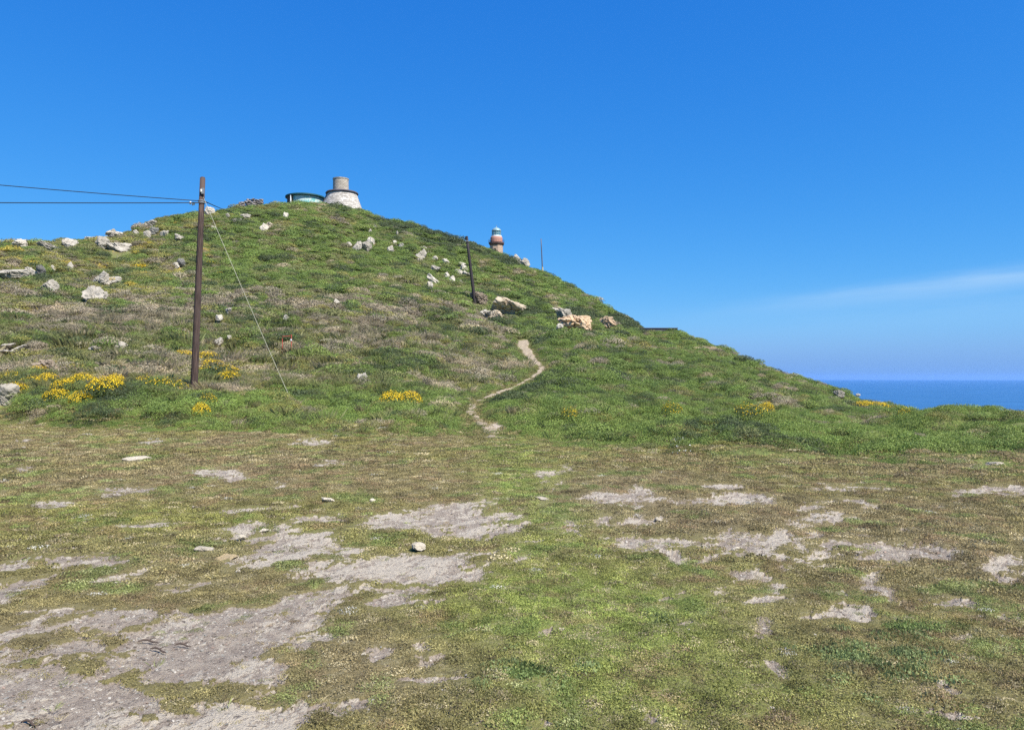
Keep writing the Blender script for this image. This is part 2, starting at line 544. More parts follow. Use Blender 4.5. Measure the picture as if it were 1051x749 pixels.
def sheet(rows, name, close0=False):
    D = np.array(rows)                       # (rows, NA)
    A = np.broadcast_to(az_f, D.shape)
    X = D * np.sin(A); Y = D * np.cos(A)
    n = D.shape[0]
    idx = np.arange(n * NA).reshape(n, NA)
    q = np.stack([idx[:-1, :-1], idx[:-1, 1:], idx[1:, 1:], idx[1:, :-1]], -1).reshape(-1, 4)
    return X.ravel(), Y.ravel(), q


# foreground: rows even in 1/d, about one pixel apart
t = np.linspace(0, 1, 330)
dn = 3.0
rows = [np.full(NA, v) for v in (0.02, 0.6, 1.2, 1.8, 2.4)] + [1 / ((1 - k) / dn + k / edge_f) for k in t]
gx, gy, gq = sheet(rows, 'ground')
gz = height(gx, gy)
gpx, gpy = project(gx, gy, gz)
front = gy > 0.5
bare_v = np.where(front, bare_mask(gx, gy, gpx, gpy), 0.3 * (fbm(gx, gy, 1.5, 3) > 0.5))
br_v, gr_v = turf_tones(gx, gy, gpx, gpy)
pale_v = pale_mask(gx, gy, gpx, gpy)
gz = gz + np.where(front, 0.018 * (1 - bare_v) + 0.006 * pale_v + 0.012 * fbm(gx, gy, 0.25, 3, .6, 15) + 0.02 * fbm(gx, gy, 0.7, 2, .6, 16), 0)

t = NT('thin_turf_and_gravel')
pos = t.geo()
bare = t.attr('bare').outputs['Fac']; brown = t.attr('brown').outputs['Fac']; green = t.attr('green').outputs['Fac']
n_f = t.noise(60, 4, .7, pos); n_m = t.noise(9, 5, .65, pos); n_l = t.noise(2.2, 5, .6, pos); n_g = t.noise(130, 3, .7, pos)
turf = t.mix(brown, (0.205, 0.192, 0.055), (0.235, 0.178, 0.098))
turf = t.mix(green, turf, (0.225, 0.262, 0.066))
pale = t.attr('pale').outputs['Fac']
n_t = t.noise(24, 5, .75, pos)
turf = t.mix(t.ramp(n_m, .45, .7), turf, t.mix(0.5, turf, (0.15, 0.12, 0.065)))
turf = t.mix(t.ramp(n_t, .54, .68), turf, (0.30, 0.262, 0.145))
turf = t.mix(t.ramp(n_t, .46, .36), turf, (0.115, 0.10, 0.048))
turf = t.mix(t.ramp(n_f, .56, .72), turf, (0.38, 0.335, 0.215))
turf = t.mix(t.ramp(n_f, .44, .32), turf, (0.105, 0.09, 0.045))
sand = t.mix(t.ramp(n_m, .4, .62), (0.285, 0.228, 0.174), (0.375, 0.308, 0.232))
pb_ = t.ramp(t.math('ADD', pale, t.math('MULTIPLY', t.math('SUBTRACT', n_t, .5), 1.1)), .38, .62)
sand = t.mix(pb_, sand, t.mix(n_f, (0.40, 0.335, 0.245), (0.60, 0.52, 0.40)))
sand = t.mix(t.ramp(n_t, .46, .34), sand, (0.135, 0.108, 0.088))
sand = t.mix(t.ramp(t.noise(11, 5, .75, t.scale(pos, (1, .45, 1))), .54, .66), sand, (0.46, 0.40, 0.31))
sand = t.mix(t.ramp(n_g, .54, .70), sand, (0.44, 0.40, 0.335))
sand = t.mix(t.ramp(t.noise(38, 4, .7, pos), .57, .70), sand, (0.082, 0.066, 0.054))
bm = t.math('ADD', t.math('ADD', bare, t.math('MULTIPLY', t.math('SUBTRACT', n_t, 0.5), 1.2)), t.math('MULTIPLY', t.math('SUBTRACT', n_m, 0.5), 1.1))
bm = t.ramp(bm, 0.42, 0.6)
col = t.mix(bm, turf, sand)
t.bsdf(col, 0.95, t.math('ADD', t.math('ADD', n_f, n_g), t.math('MULTIPLY', n_t, 2.0)), 0.8, 0.022, 0, 0.1)
MAT_GROUND = t.m
o = link('ground', mesh_np('ground', np.stack([gx, gy, gz], 1), gq, MAT_GROUND, True, {'bare': bare_v, 'pale': pale_v, 'brown': br_v, 'green': gr_v}))
tag(o, 'flat field of thin olive turf worn through to pale gravel', 'ground', kind='structure')

# hill
t = np.linspace(0, 1, 470)
rows = []
for k in t:
    inv = 1 / ((1 - k) / edge_f + k / crest_f)
    lin = edge_f + (crest_f - edge_f) * k
    rows.append(inv * 0.55 + lin * 0.45)
rows += [crest_f + v for v in (2, 4, 7, 10, 14, 20, 28, 38, 50, 70, 100, 140, 190, 250, 340, 500)]
hx, hy, hq = sheet(rows, 'hill')
hz = height(hx, hy)
hpx, hpy = project(hx, hy, hz)

# ------------------------------------------------------------------ plant colours by where they grow, with some shade painted in
PAL = np.array([(0.070, 0.095, 0.036), (0.108, 0.158, 0.034), (0.140, 0.195, 0.040), (0.160, 0.170, 0.055), (0.23, 0.22, 0.05), (0.185, 0.158, 0.104), (0.27, 0.23, 0.15), (0.34, 0.28, 0.165), (0.42, 0.32, 0.035)]) * np.array([[1.0], [1.08], [1.14], [1.14], [1.12], [1.22], [1.25], [1.25], [1.05]])
PAL = PAL * 1.08
PAL[1:3] *= np.array((1.16, 1.16, 1.04))
PAL = PAL * 0.90 + PAL.mean(1, keepdims=True) * np.array((1.04, 1.0, 0.9)) * 0.10
# dark, green, fresh, olive, yellow-green, grey-brown, dry, tan


def plant_tones(x, y, px, py, over):
    N = len(x)
    Wt = np.zeros((N, 9))

    def zone(m, w):
        Wt[:] += m[:, None] * np.array(w if len(w) == 9 else (*w, 0))[None, :]
    line = np.interp(px, [0, 100, 200, 300, 400, 460, 520, 620], [338, 328, 318, 314, 322, 330, 344, 352])
    left = sstep(540, 470, px); right = 1 - left
    near = sstep(21, 9, over) * np.where(px < 500, sstep(396, 410, py), 1.0)
    above = sstep(line - 12, line - 26, py)
    band = np.exp(-((py - line) / 12.5) ** 2) * sstep(560, 440, px) * sstep(-60, 60, px)
    mid = (1 - near) * (1 - above) * left
    zone(near * left * 1.2, (.8, 3.4, 6.2, 1.8, 1.4, .6, .6, .3))
    zone(near * right * 1.2, (.9, 3.8, 6.4, 1.8, 1.1, .5, .6, .2))
    zone(mid, (.8, 2.3, 1.6, 3.2, .8, 1.2, 2.3, 1.6))
    zone(band * 3.0, (.6, .5, .2, .9, .2, 3.4, 2.4, .6))
    upl = above * sstep(260, 150, px)
    zone(upl, (1.8, 2.2, .8, 2.8, 2.4, 1.8, .5, .2, .9))
    zone(above * sstep(150, 260, px) * left, (1.2, 4.0, 2.2, 2.8, .8, .6, .25, .1))
    zone(above * right, (1.6, 4.0, 1.6, 2.0, .5, .7, .4, .1))
    zone((1 - near) * (1 - above) * right * 1.3, (1.6, 4.2, 2.2, 1.8, .5, .8, .7, .25))
    tanp = np.exp(-(((px - 492) / 30) ** 2 + ((py - 378) / 9) ** 2)) + 0.8 * np.exp(-(((px - 462) / 12) ** 2 + ((py - 415) / 14) ** 2)) + 0.6 * np.exp(-(((px - 40) / 20) ** 2 + ((py - 420) / 6) ** 2))
    zone(tanp * 4, (0, 0, .1, .5, .3, .3, .6, 3))
    crest_shade = np.exp(-((py - np.interp(px, *zip(*SKY)) - 5) / 7.0) ** 2) * sstep(385, 410, px) * sstep(560, 480, px)  # shading of the steep skyline flank, painted as darker shrub colours
    zone(crest_shade * 7, (4, 1.5, 0, .5, 0, .4, 0, 0))
    overhang_shade = np.exp(-(((px - 628) / 34) ** 2 + ((py - np.interp(px, [590, 655], [322, 335])) / 3.5) ** 2)) + np.exp(-(((px - 540) / 14) ** 2 + ((py - 320) / 4) ** 2))  # shadow lines under the overhang, put into the shrub colours
    zone(overhang_shade * 8, (4, 1, 0, 0, 0, .2, 0, 0))
    Wt += 1e-6
    C = np.cumsum(Wt, 1); C /= C[:, -1:]
    sc = np.where(over < 20, 1.0, 1.0)
    n = fbm(x * sc, y * sc, 3.2, 3, .6, 21) * 0.5 + fbm(x, y, 0.9, 2, .5, 22) * 0.22
    u = np.clip(0.5 + n * 0.85 + (rng.random(N) - 0.5) * 0.38, 0.001, 0.999)
    u = np.where(rng.random(N) < .12, rng.random(N), u)
    k = (C < u[:, None]).sum(1).clip(0, 8)
    col = PAL[k] * (0.87 + 0.26 * rng.random((N, 1))) * (1 + 0.08 * (rng.random((N, 3)) - 0.5))
    return col, k


hed = np.where(np.abs(np.arctan2(hx, hy)) < AZG[-1], lookup(EDGE_D, np.clip(np.arctan2(hx, hy), AZG[0], AZG[-1])), 30)
h_over = np.hypot(hx, hy) - hed
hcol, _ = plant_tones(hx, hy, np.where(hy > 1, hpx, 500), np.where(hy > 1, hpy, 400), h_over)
pd = path_dist(hx, hy)
litter = np.array((0.105, 0.085, 0.052))
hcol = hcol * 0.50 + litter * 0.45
trod = (sstep(0.5, -0.05, pd + 0.15 * fbm(hx, hy, 0.5, 3, .5, 6)))[:, None]
worn = (sstep(0.8, 0.1, pd) * 0.55)[:, None]
hcol = hcol * (1 - worn) + np.array((0.15, 0.135, 0.055)) * worn
grav = np.exp(-(((hpx - 510) / 13) ** 2 + ((hpy - 438) / 6.5) ** 2) * 1.2) + 0.5 * fbm(hx, hy, 0.35, 4, .65, 41) * (np.abs(hpx - 508) < 30)
grav = (sstep(0.40, 0.6, grav) * (hpy > 426) * (hpy < 450) * (hy > 1))[:, None]
hcol = hcol * (1 - grav) + np.array((0.40, 0.335, 0.26)) * grav
t = NT('heath_soil')
c = t.attr('soilcol').outputs['Color']
n1 = t.noise(7, 5, .65, t.geo()); n2 = t.noise(1.5, 5, .65, t.geo())
c = t.mix(1.0, c, t.mix(n1, (0.6, 0.6, 0.6), (1.45, 1.4, 1.35)), 'MULTIPLY')
t.bsdf(c, 0.95, t.math('ADD', n1, n2), 0.8, 0.12, 0, 0.1)
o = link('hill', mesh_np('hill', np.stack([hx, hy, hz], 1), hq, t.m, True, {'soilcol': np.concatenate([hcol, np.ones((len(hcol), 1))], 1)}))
tag(o, 'rounded headland under low green and brown heath', 'hill', kind='structure')

# path
pv, pf = [], []
P = [Vector((x, y, 0)) for x, y, w in path_xy]; PW = [w for *_, w in path_xy]
fine = []
for i in range(0, len(P) - 1):
    for k in range(10):
        u = k / 10
        a, b = P[max(i - 1, 0)], P[min(i + 2, len(P) - 1)]
        p = 0.5 * ((2 * P[i]) + (P[i + 1] - a) * u + (2 * a - 5 * P[i] + 4 * P[i + 1] - b) * u * u + (3 * P[i] - a - 3 * P[i + 1] + b) * u ** 3)
        fine.append((p, PW[i] * (1 - u) + PW[i + 1] * u))
NCX = 13
for i, (p, w) in enumerate(fine):
    tdir = (fine[min(i + 1, len(fine) - 1)][0] - fine[max(i - 1, 0)][0]).normalized(); s = Vector((tdir.y, -tdir.x, 0))
    wl = w * (0.95 + 0.35 * math.sin(i * 0.9) * random.random()); wr = w * (0.95 + 0.35 * math.cos(i * 0.7) * random.random())
    for k in range(NCX):
        q = -1 + 2 * k / (NCX - 1)
        pp = p + s * (q * (wr if q > 0 else wl))
        pv.append((pp.x, pp.y, q))
    if i > 0:
        for k in range(NCX - 1):
            a = (i - 1) * NCX + k
            pf.append((a, a + 1, a + NCX + 1, a + NCX))
pv = np.array(pv)
pz = height(pv[:, 0], pv[:, 1]) + 0.035 - 0.09 * np.abs(pv[:, 2]) ** 6 + 0.025 * fbm(pv[:, 0], pv[:, 1], 0.3, 3)
t = NT('trodden_sandy_earth')
g = t.geo()
n1 = t.noise(3.5, 5, .65, g); n2 = t.noise(22, 4, .7, g); n3 = t.noise(8, 4, .7, g, 0.6)
c = t.mix(t.ramp(n1, .35, .65), (0.28, 0.22, 0.145), (0.43, 0.35, 0.245))
c = t.mix(t.ramp(n3, .56, .66), c, (0.17, 0.135, 0.085))
c = t.mix(t.ramp(n2, .56, .72), c, (0.52, 0.435, 0.32))
t.bsdf(c, 0.95, t.math('ADD', n2, n3), 0.9, 0.06, 0, 0.1)
o = link('path', mesh_np('path', np.stack([pv[:, 0], pv[:, 1], pz], 1), np.array(pf), t.m, True))
tag(o, 'narrow sandy footpath winding up through the heath', 'path', kind='structure')

# sea
t = NT('sea_water')
g = t.geo()
w1 = t.noise(0.05, 4, .6, t.scale(g, (1, 2.2, 1))); w2 = t.noise(0.2, 4, .6, t.scale(g, (.6, 2.0, 1)))
c = t.mix(t.ramp(t.noise(0.004, 4, .6, t.scale(g, (1, 5, 1))), .4, .65), (0.024, 0.098, 0.215), (0.034, 0.125, 0.27))
p = t.bsdf(c, 0.45, t.math('ADD', t.math('MULTIPLY', w1, 2.0), w2), 0.6, 0.8, 0, 0.16)
sv, sf = [(0, 0, SEA)], []
rr = [60, 200, 600, 2000, 7000, 14000, 21500]
for r in rr:
    for k in range(96):
        a = 2 * math.pi * k / 96
        sv.append((r * math.cos(a), r * math.sin(a), SEA))
me = bpy.data.meshes.new('sea')
sf = [(0, 1 + k, 1 + (k + 1) % 96) for k in range(96)]
for i in range(len(rr) - 1):
    for k in range(96):
        sf.append((1 + i * 96 + k, 1 + (i + 1) * 96 + k, 1 + (i + 1) * 96 + (k + 1) % 96, 1 + i * 96 + (k + 1) % 96))
me.from_pydata(sv, [], sf); me.materials.append(t.m)
tag(link('sea', me), 'blue open sea reaching the hazy horizon', 'sea', kind='structure')

# ------------------------------------------------------------------ rocks


def ico(sub):
    bm = bmesh.new(); bmesh.ops.create_icosphere(bm, subdivisions=sub, radius=1)
    v = np.array([p.co[:] for p in bm.verts]); f = np.array([[q.index for q in fc.verts] for fc in bm.faces]); bm.free()
    return v, f


ICO = {s: ico(s) for s in (2, 3, 4, 5)}


def vnoise3(p, s, seed):
    return (fbm(p[:, 0] + p[:, 2] * 0.7, p[:, 1] - p[:, 2] * 0.9, s, 3, .55, seed) + fbm(p[:, 0] - p[:, 1] * 0.6, p[:, 2] + p[:, 1] * .8, s, 3, .55, seed + 3)) * 0.5


def rock_verts(seed, sub=4, planes=13, rough=0.1, chunk=0.0):
    r = np.random.default_rng(seed)
    v, f = ICO[sub]
    nrm = r.normal(size=(planes, 3)); nrm /= np.linalg.norm(nrm, axis=1, keepdims=True)
    dist = r.uniform(0.42, 0.92, planes)
    dots = v @ nrm.T
    lim = np.where(dots > 0.05, dist / np.maximum(dots, 0.05), 9)
    rad = np.minimum(lim.min(1), 1.05)
    rad = rad * (1 + rough * vnoise3(v, 0.6, seed % 50)) + rough * 0.4 * vnoise3(v, 0.2, seed % 40 + 2)
    if chunk:
        c = vnoise3(v, 0.5, seed % 30 + 5)
        rad = rad * (1 - chunk * 0.9 * np.clip(1 - np.abs(c) * 5, 0, 1)) * (1 + chunk * .35 * vnoise3(v, 0.8, seed % 20 + 9))
    v = v * rad[:, None]
    v /= np.abs(v).max(0)
    return v, f


M_ROCK = {
    'grey': mat_rock('lichened_granite', (0.47, 0.42, 0.34), (0.30, 0.27, 0.215), (0.15, 0.14, 0.115), 0.9, 0.54),
    'white': mat_rock('sun_bleached_granite', (0.60, 0.54, 0.44), (0.41, 0.365, 0.29), (0.25, 0.22, 0.165), 1.1, 0.57),
    'warm': mat_rock('iron_stained_granite', (0.60, 0.50, 0.355), (0.42, 0.34, 0.23), (0.22, 0.17, 0.12), 1.2, 0.6),
    'orange': mat_rock('orange_weathered_granite', (0.60, 0.43, 0.26), (0.44, 0.32, 0.205), (0.46, 0.42, 0.36), 0.9, 0.56),
    'dark': mat_rock('dark_lichen_granite', (0.25, 0.235, 0.20), (0.13, 0.125, 0.115), (0.07, 0.07, 0.062), 0.8, 0.5),  # darkest tone of the lichened granite
    'brown': mat_rock('bare_earth_bank', (0.33, 0.26, 0.185), (0.22, 0.17, 0.12), (0.12, 0.10, 0.075), 1.2, 0.55),
    'yellow': mat_rock('yellow_stained_stone', (0.62, 0.47, 0.24), (0.46, 0.36, 0.22), (0.30, 0.27, 0.2), 6, 0.6),
    'field': mat_rock('chalky_field_stone', (0.70, 0.61, 0.46), (0.52, 0.45, 0.335), (0.30, 0.26, 0.2), 7, 0.64),
}
ROCK_POS = []                                # (x, y, radius) kept free of plants


def rock(name, px, py, w, h, mat, label, cat='boulder', group='granite boulders scattered over the hillside', tilt=0.0, veg=0.0, sub=None, chunk=0.12, depth=0.8, rough=0.24, sink=0.55, seed=None, clear=True):
    """(px, py) = middle of its visible foot, w x h = its visible size, all in pixels of the photograph"""
    c = at(px, py)
    k = c.y / F
    wm, hm = w * k, h * k
    seed = seed if seed is not None else abs(hash((round(px * 7), round(py * 5)))) % 100000
    v, f = rock_verts(seed, sub or (4 if w < 9 else 5), 12 + seed % 6, rough, chunk)
    if group == 'pale stones lying in the field':
        hm *= 0.72
    else:
        hm = hm * 1.1 + (0.16 if c.y > 60 else 0)
        wm *= 1.14
    hz = hm * (0.5 + sink * 0.5)              # half height; the lowest part sits in the soil
    v = v * np.array((wm * 0.54, wm * 0.54 * depth, hz))
    if tilt:
        a = R(tilt); v = np.stack([v[:, 0] * math.cos(a) + v[:, 2] * math.sin(a), v[:, 1], -v[:, 0] * math.sin(a) + v[:, 2] * math.cos(a)], 1)
    me = mesh_np(name, v, f, M_ROCK[mat], False)
    off = wm * 0.52 * depth * 0.8
    L = math.hypot(c.x, c.y)
    x, y = c.x + c.x / L * off, c.y + c.y / L * off
    o = link(name, me, None, (x, y, c.z + hz * (1 - sink) + veg + ((0.24 + 0.16 * (h < 5)) if math.hypot(c.x, c.y) > 40 else 0.05 if cat != 'stone' or group != 'pale stones lying in the field' else 0)))
    o.rotation_euler.z = -math.atan2(c.x, c.y) + random.uniform(-.15, .15)
    tag(o, label, cat, group)
    if clear:
        ROCK_POS.append((x, y, wm * 0.5, max(hm, 0.15)))
    return o


HILL_ROCKS = [
    # px, py, w, h, mat, tilt, label
    (20, 256, 18, 7, 'white', -12, 'long white slab just under the skyline, first one from the left edge'),
    (50, 257.5, 19, 4, 'grey', 8, 'thin low slab lying between the long white slab and the dark-bellied boulder'),
    (72, 256, 16, 8, 'grey', 6, 'boulder with a dark hollow underside near the left skyline'),
    (92, 245, 9, 2.5, 'white', 0, 'flat pale stone sliver right on the skyline left of the stacked round boulder'),
    (11, 288, 27, 9, 'grey', 8, 'long flat grey boulder cut by the left edge halfway up the hill'),
    (31, 284, 15, 5.5, 'white', 10, 'white wedge shaped slab touching a small grey stone'),
    (41, 284, 9, 7, 'dark', -20, 'small grey stone leaning on the white wedge shaped slab'),
    (54, 281.5, 6, 4, 'grey', 0, 'small dull stone between the wedge slab and the white pointed stone'),
    (71.5, 279, 5.5, 7.5, 'white', 0, 'small white pointed stone standing upright on the heath'),
    (53, 303, 16, 12, 'grey', 0, 'pale triangular boulder alone among yellow green heath'),
    (17, 304.5, 6, 3.5, 'white', 0, 'small white stone left of the pale triangular boulder'),
    (97, 314, 21, 14, 'grey', 10, 'rounded grey boulder with dark lichen stains, lowest big boulder of the left slope'),
    (103, 294, 14, 10.5, 'grey', -8, 'rounded half of a boulder pair with orange bloom above it'),
    (117, 294, 15, 6, 'grey', 2, 'low pale half of the boulder pair, right of the rounded half'),
    (104, 257, 13, 10, 'grey', 0, 'squarish boulder with a shaded notch, left of the long ridge-like outcrop'),
    (122, 258, 24, 8.5, 'grey', 10, 'long sloping ridge-like outcrop under the stacked round boulder'),
    (115, 239.5, 7, 5.5, 'grey', 0, 'round boulder balanced on flat stones on the left skyline'),
    (117, 243.5, 16, 3.5, 'white', 0, 'flat stones under the balanced round boulder'),
    (140, 243.5, 6, 3, 'white', 15, 'little white stone just right of the balanced boulder'),
    (140, 236, 9, 3, 'grey', -10, 'low weathered stone on the skyline left of the larger skyline outcrop'),
    (156, 234, 13, 5, 'grey', 0, 'craggy outcrop breaking the skyline left of the utility pole'),
    (158, 242, 9, 6, 'dark', 0, 'dark broken rock, uppermost of the cluster below the skyline crag'),
    (152, 245, 8, 4.5, 'grey', 10, 'pale left stone of the cluster below the skyline crag'),
    (169, 245, 8, 5.5, 'grey', 0, 'grey right stone of the cluster below the skyline crag'),
    (183, 247.5, 10, 3.5, 'grey', -8, 'low slab beside a dark green hollow left of the utility pole'),
    (216, 223, 10, 7, 'white', 0, 'bright blocky boulder on the skyline right behind the utility pole top'),
    (186, 276, 10, 6.5, 'dark', 10, 'dark boulder with a small white stone at its foot'),
    (181, 277, 7, 3, 'white', 0, 'small white stone at the foot of the dark boulder'),
    (251, 226.5, 11, 4.5, 'grey', 0, 'flat topped pale boulder below the rubble wall'),
    (241, 230.5, 5, 2.5, 'grey', 0, 'left of two small stones under the flat topped boulder'),
    (247, 230, 5, 2.5, 'grey', 10, 'right of two small stones under the flat topped boulder'),
    (234, 226, 4, 3, 'grey', 0, 'small stone below the left end of the rubble wall'),
    (219, 238, 5, 2, 'white', 0, 'tiny white stone well below the bright blocky skyline boulder'),
    (271, 238, 7, 6.5, 'white', 30, 'jagged whitish rock tilted on the slope below the rubble wall'),
    (277, 236, 6, 4, 'warm', -20, 'brownish rock against the jagged whitish rock'),
    (294, 225.5, 5.5, 4.5, 'white', 0, 'single white stone under the turquoise roundhouse'),
    (358, 255, 6, 4, 'white', 10, 'leftmost stone of the pale outcrop below the conical tower'),
    (367, 259.5, 8, 9, 'white', 25, 'jagged upright stone in the middle of the outcrop below the conical tower'),
    (376, 259.5, 11, 8, 'grey', 5, 'largest blocky stone of the outcrop below the conical tower'),
    (382, 252, 9, 5.5, 'white', 12, 'white slab just above the outcrop below the conical tower'),
    (385, 237, 4, 2.5, 'white', 0, 'tiny white stone highest on the slope right of the conical tower'),
    (380, 241, 3, 2.5, 'white', 0, 'tiny white stone just left below the highest tiny one'),
    (407.5, 243, 2.5, 2, 'white', 0, 'tiny lone white stone between the white slab and the skyline'),
    (405, 253.5, 5, 3, 'white', 12, 'left stone of a white pair in mid slope'),
    (412, 255.5, 5.5, 3, 'white', 12, 'right stone of a white pair in mid slope'),
    (400, 260, 8, 4.5, 'grey', 12, 'greyish half sunk rock below the white pair'),
    (434.5, 258, 7, 2.5, 'white', 5, 'thin white slab right above the round white boulder'),
    (432.5, 268, 11, 8.5, 'white', 0, 'round white boulder halfway between outcrop and second pole'),
    (446, 269, 6, 2.5, 'white', 5, 'small white slab right of the round white boulder'),
    (457, 272.5, 8, 3, 'white', 20, 'tilted white slab in line toward the second pole'),
    (443, 289.5, 17, 3.5, 'white', 42, 'long narrow white slab lying steeply down the slope'),
    (447, 281, 9, 4.5, 'grey', 5, 'grey hump touching the upper end of the narrow steep slab'),
    (459, 286.5, 7, 3, 'white', 8, 'upper flat part of a bent white outcrop left of the second pole'),
    (464, 291, 6, 5.5, 'white', 20, 'lower rounded part of the bent white outcrop left of the second pole'),
    (471, 283.5, 8, 4.5, 'white', 10, 'bright blocky stone nearest left of the second pole'),
    (476.5, 280.5, 8, 4, 'white', 24, 'slanting white slab behind the second pole, above the blocky stone'),
    (478, 285, 8, 2.5, 'white', 14, 'flat white slab crossing behind the second pole'),
    (473, 275, 8, 2.5, 'white', 5, 'uppermost thin white slab beside the second pole'),
    (473, 294, 7, 3, 'white', 20, 'lowest white slab left of the second pole'),
    (441, 299, 7, 6, 'white', 15, 'white stone with dark top at the lower left of the slab scatter'),
    (530, 269, 8, 7.5, 'white', 0, 'white half of a boulder pair on the skyline beside the lighthouse'),
    (538, 272, 10, 8, 'grey', 10, 'greyer half of the skyline boulder pair, toward the thin mast'),
    (862, 411.5, 11, 6, 'grey', 0, 'lone pale boulder near the seaward end of the hill'),
    (881, 408, 4.5, 2.5, 'white', 0, 'small white stone on the seaward skyline above the yellow gorse'),
    (7, 362.5, 13, 4, 'grey', -14, 'tilted grey slab by the left edge behind the pale one'),
    (21, 365, 18, 7, 'white', -14, 'pale tilted slab near the left edge, beside the greyer tilted slab'),
    (4, 368, 14, 2.5, 'white', 3, 'thin low pale slab at the left edge under the tilted slabs'),
    (98, 365, 13, 6.5, 'grey', -8, 'pointed stone beside a little yellow gorse, left of its twin'),
    (125, 362, 15, 7, 'grey', 0, 'pointed pale stone, right one of the twin pointed stones'),
    (5, 418, 24, 19, 'grey', 0, 'big pale boulder cut by the left edge at the foot of the bank'),
    (224, 333, 8, 3, 'white', 0, 'small white stone in mid slope, lower of two right of the pole'),
    (234, 325, 6, 2.5, 'grey', 0, 'small pale stone in mid slope, upper of two right of the pole'),
    (293.5, 332, 6, 3, 'white', 10, 'small white stone just above the red frame'),
    (224, 358, 9, 7, 'white', 0, 'cream stone above the yellow gorse right of the pole'),
    (235, 354.5, 5, 3.5, 'white', 0, 'little white stone beside the cream stone'),
    (371, 392.5, 10, 7.5, 'grey', 0, 'grey boulder sunk in the green bank left of the bright gorse'),
    (345, 315, 6, 2.5, 'white', 0, 'small white stone at the top of the brown heath band'),
    (48, 384.5, 24, 9, 'brown', 8, 'brown rounded hump of bare earth among the yellow gorse'),
    (160, 452, 1, 1, None, 0, ''),
]
for px, py, w, h, m, tilt, lab in HILL_ROCKS:
    if m:
        rock('boulder' if w >= 6 else 'stone', px, py, w, h, m, lab, 'boulder' if w >= 6 else 'stone', tilt=tilt, veg=0.0)
for px, py, w, h, m, tilt, ch, lab in [
    (492, 313, 15, 9, 'brown', 5, .5, 'small earthy brown outcrop at the foot of the second pole'),
    (520, 323.5, 30, 15, 'warm', 4, .6, 'cracked yellowish outcrop right of the second pole'),
    (498, 328.5, 17, 7, 'white', 4, .6, 'white craggy rock below the second pole'),
    (509, 330, 10, 8, 'warm', 0, .5, 'cream block between the white craggy rock and the cracked outcrop'),
    (579, 332, 13, 11, 'grey', 20, .4, 'grey shoulder on the left of the orange road cut'),
    (573, 324, 14, 3, 'white', 24, .2, 'white streak of rock climbing left above the orange road cut'),
    (593, 341.5, 31, 15, 'orange', 4, .5, 'broad orange rock face of the road cut'),
    (574, 341.5, 6, 3.5, 'white', 0, .2, 'small white block at the left foot of the orange road cut'),
    (624, 337.5, 15, 8.5, 'orange', 12, .5, 'smaller orange outcrop to the right of the broad orange face'),
]:
    rock('rock_outcrop', px, py, w * 1.15, h, m, lab, 'rock outcrop', 'rock outcrops along the road cut', tilt=tilt, chunk=ch, sub=5, depth=0.6, rough=0.2, sink=0.3)
for px, py, w, h, m, tilt, lab in [
    (138, 474, 30, 4.5, 'field', 0, 'wide flat white slab alone in the turf'),
    (337, 517, 15, 5, 'field', 12, 'cream stone lying just above the gravel streaks'),
    (383, 516.5, 7, 4, 'field', 0, 'small round whitish stone right of the cream stone'),
    (432, 566.5, 19, 7, 'field', 14, 'oblong cream stone on a green tongue between gravel patches'),
    (271, 549, 14, 5, 'field', -4, 'bright white stone at the upper edge of the gravel'),
    (232, 577.5, 23, 6.5, 'yellow', -4, 'flat yellow stained stone in the gravel'),
    (557, 515, 17, 3, 'field', 4, 'thin white stone in the green middle of the field'),
    (248, 554.5, 9, 4, 'field', 0, 'small pale stone between the white and the yellow stained stones'),
    (210, 568, 20, 4, 'field', 8, 'low pale stone left above the yellow stained stone'),
    (1020, 479, 20, 5, 'field', 6, 'pale stone at the foot of the green bank near the right edge'),
    (658, 534, 13, 4, 'field', 8, 'left pale stone of two in the gravel right of the green middle'),
    (675, 536, 10, 5, 'field', 20, 'right pale stone of two in the gravel right of the green middle'),
    (755, 567, 11, 4, 'field', -20, 'pale tilted stone between two right-hand gravel patches'),
    (462, 567.5, 5, 2, 'field', 0, 'tiny white stone right of the oblong cream stone'),
    (245, 590.5, 6, 4, 'field', 0, 'tiny white stone below the yellow stained stone'),
    (25, 461.5, 5, 3, 'field', 0, 'tiny pale stone far left near the green bank'),
    (225, 461, 5, 2.5, 'yellow', 0, 'tiny ochre stone under the green bank below the pole'),
    (373, 676.5, 6, 3, 'field', 0, 'tiny white stone in the turf right of the bare corner'),
    (573, 583, 4, 3, 'field', 0, 'tiny white stone alone in the green middle of the field'),
]:
    rock('field_stone', px, py, w, h, m, lab, 'stone', 'pale stones lying in the field', tilt=tilt, sub=4, depth=0.85, rough=0.16, sink=0.75, clear=True, veg=0.022)

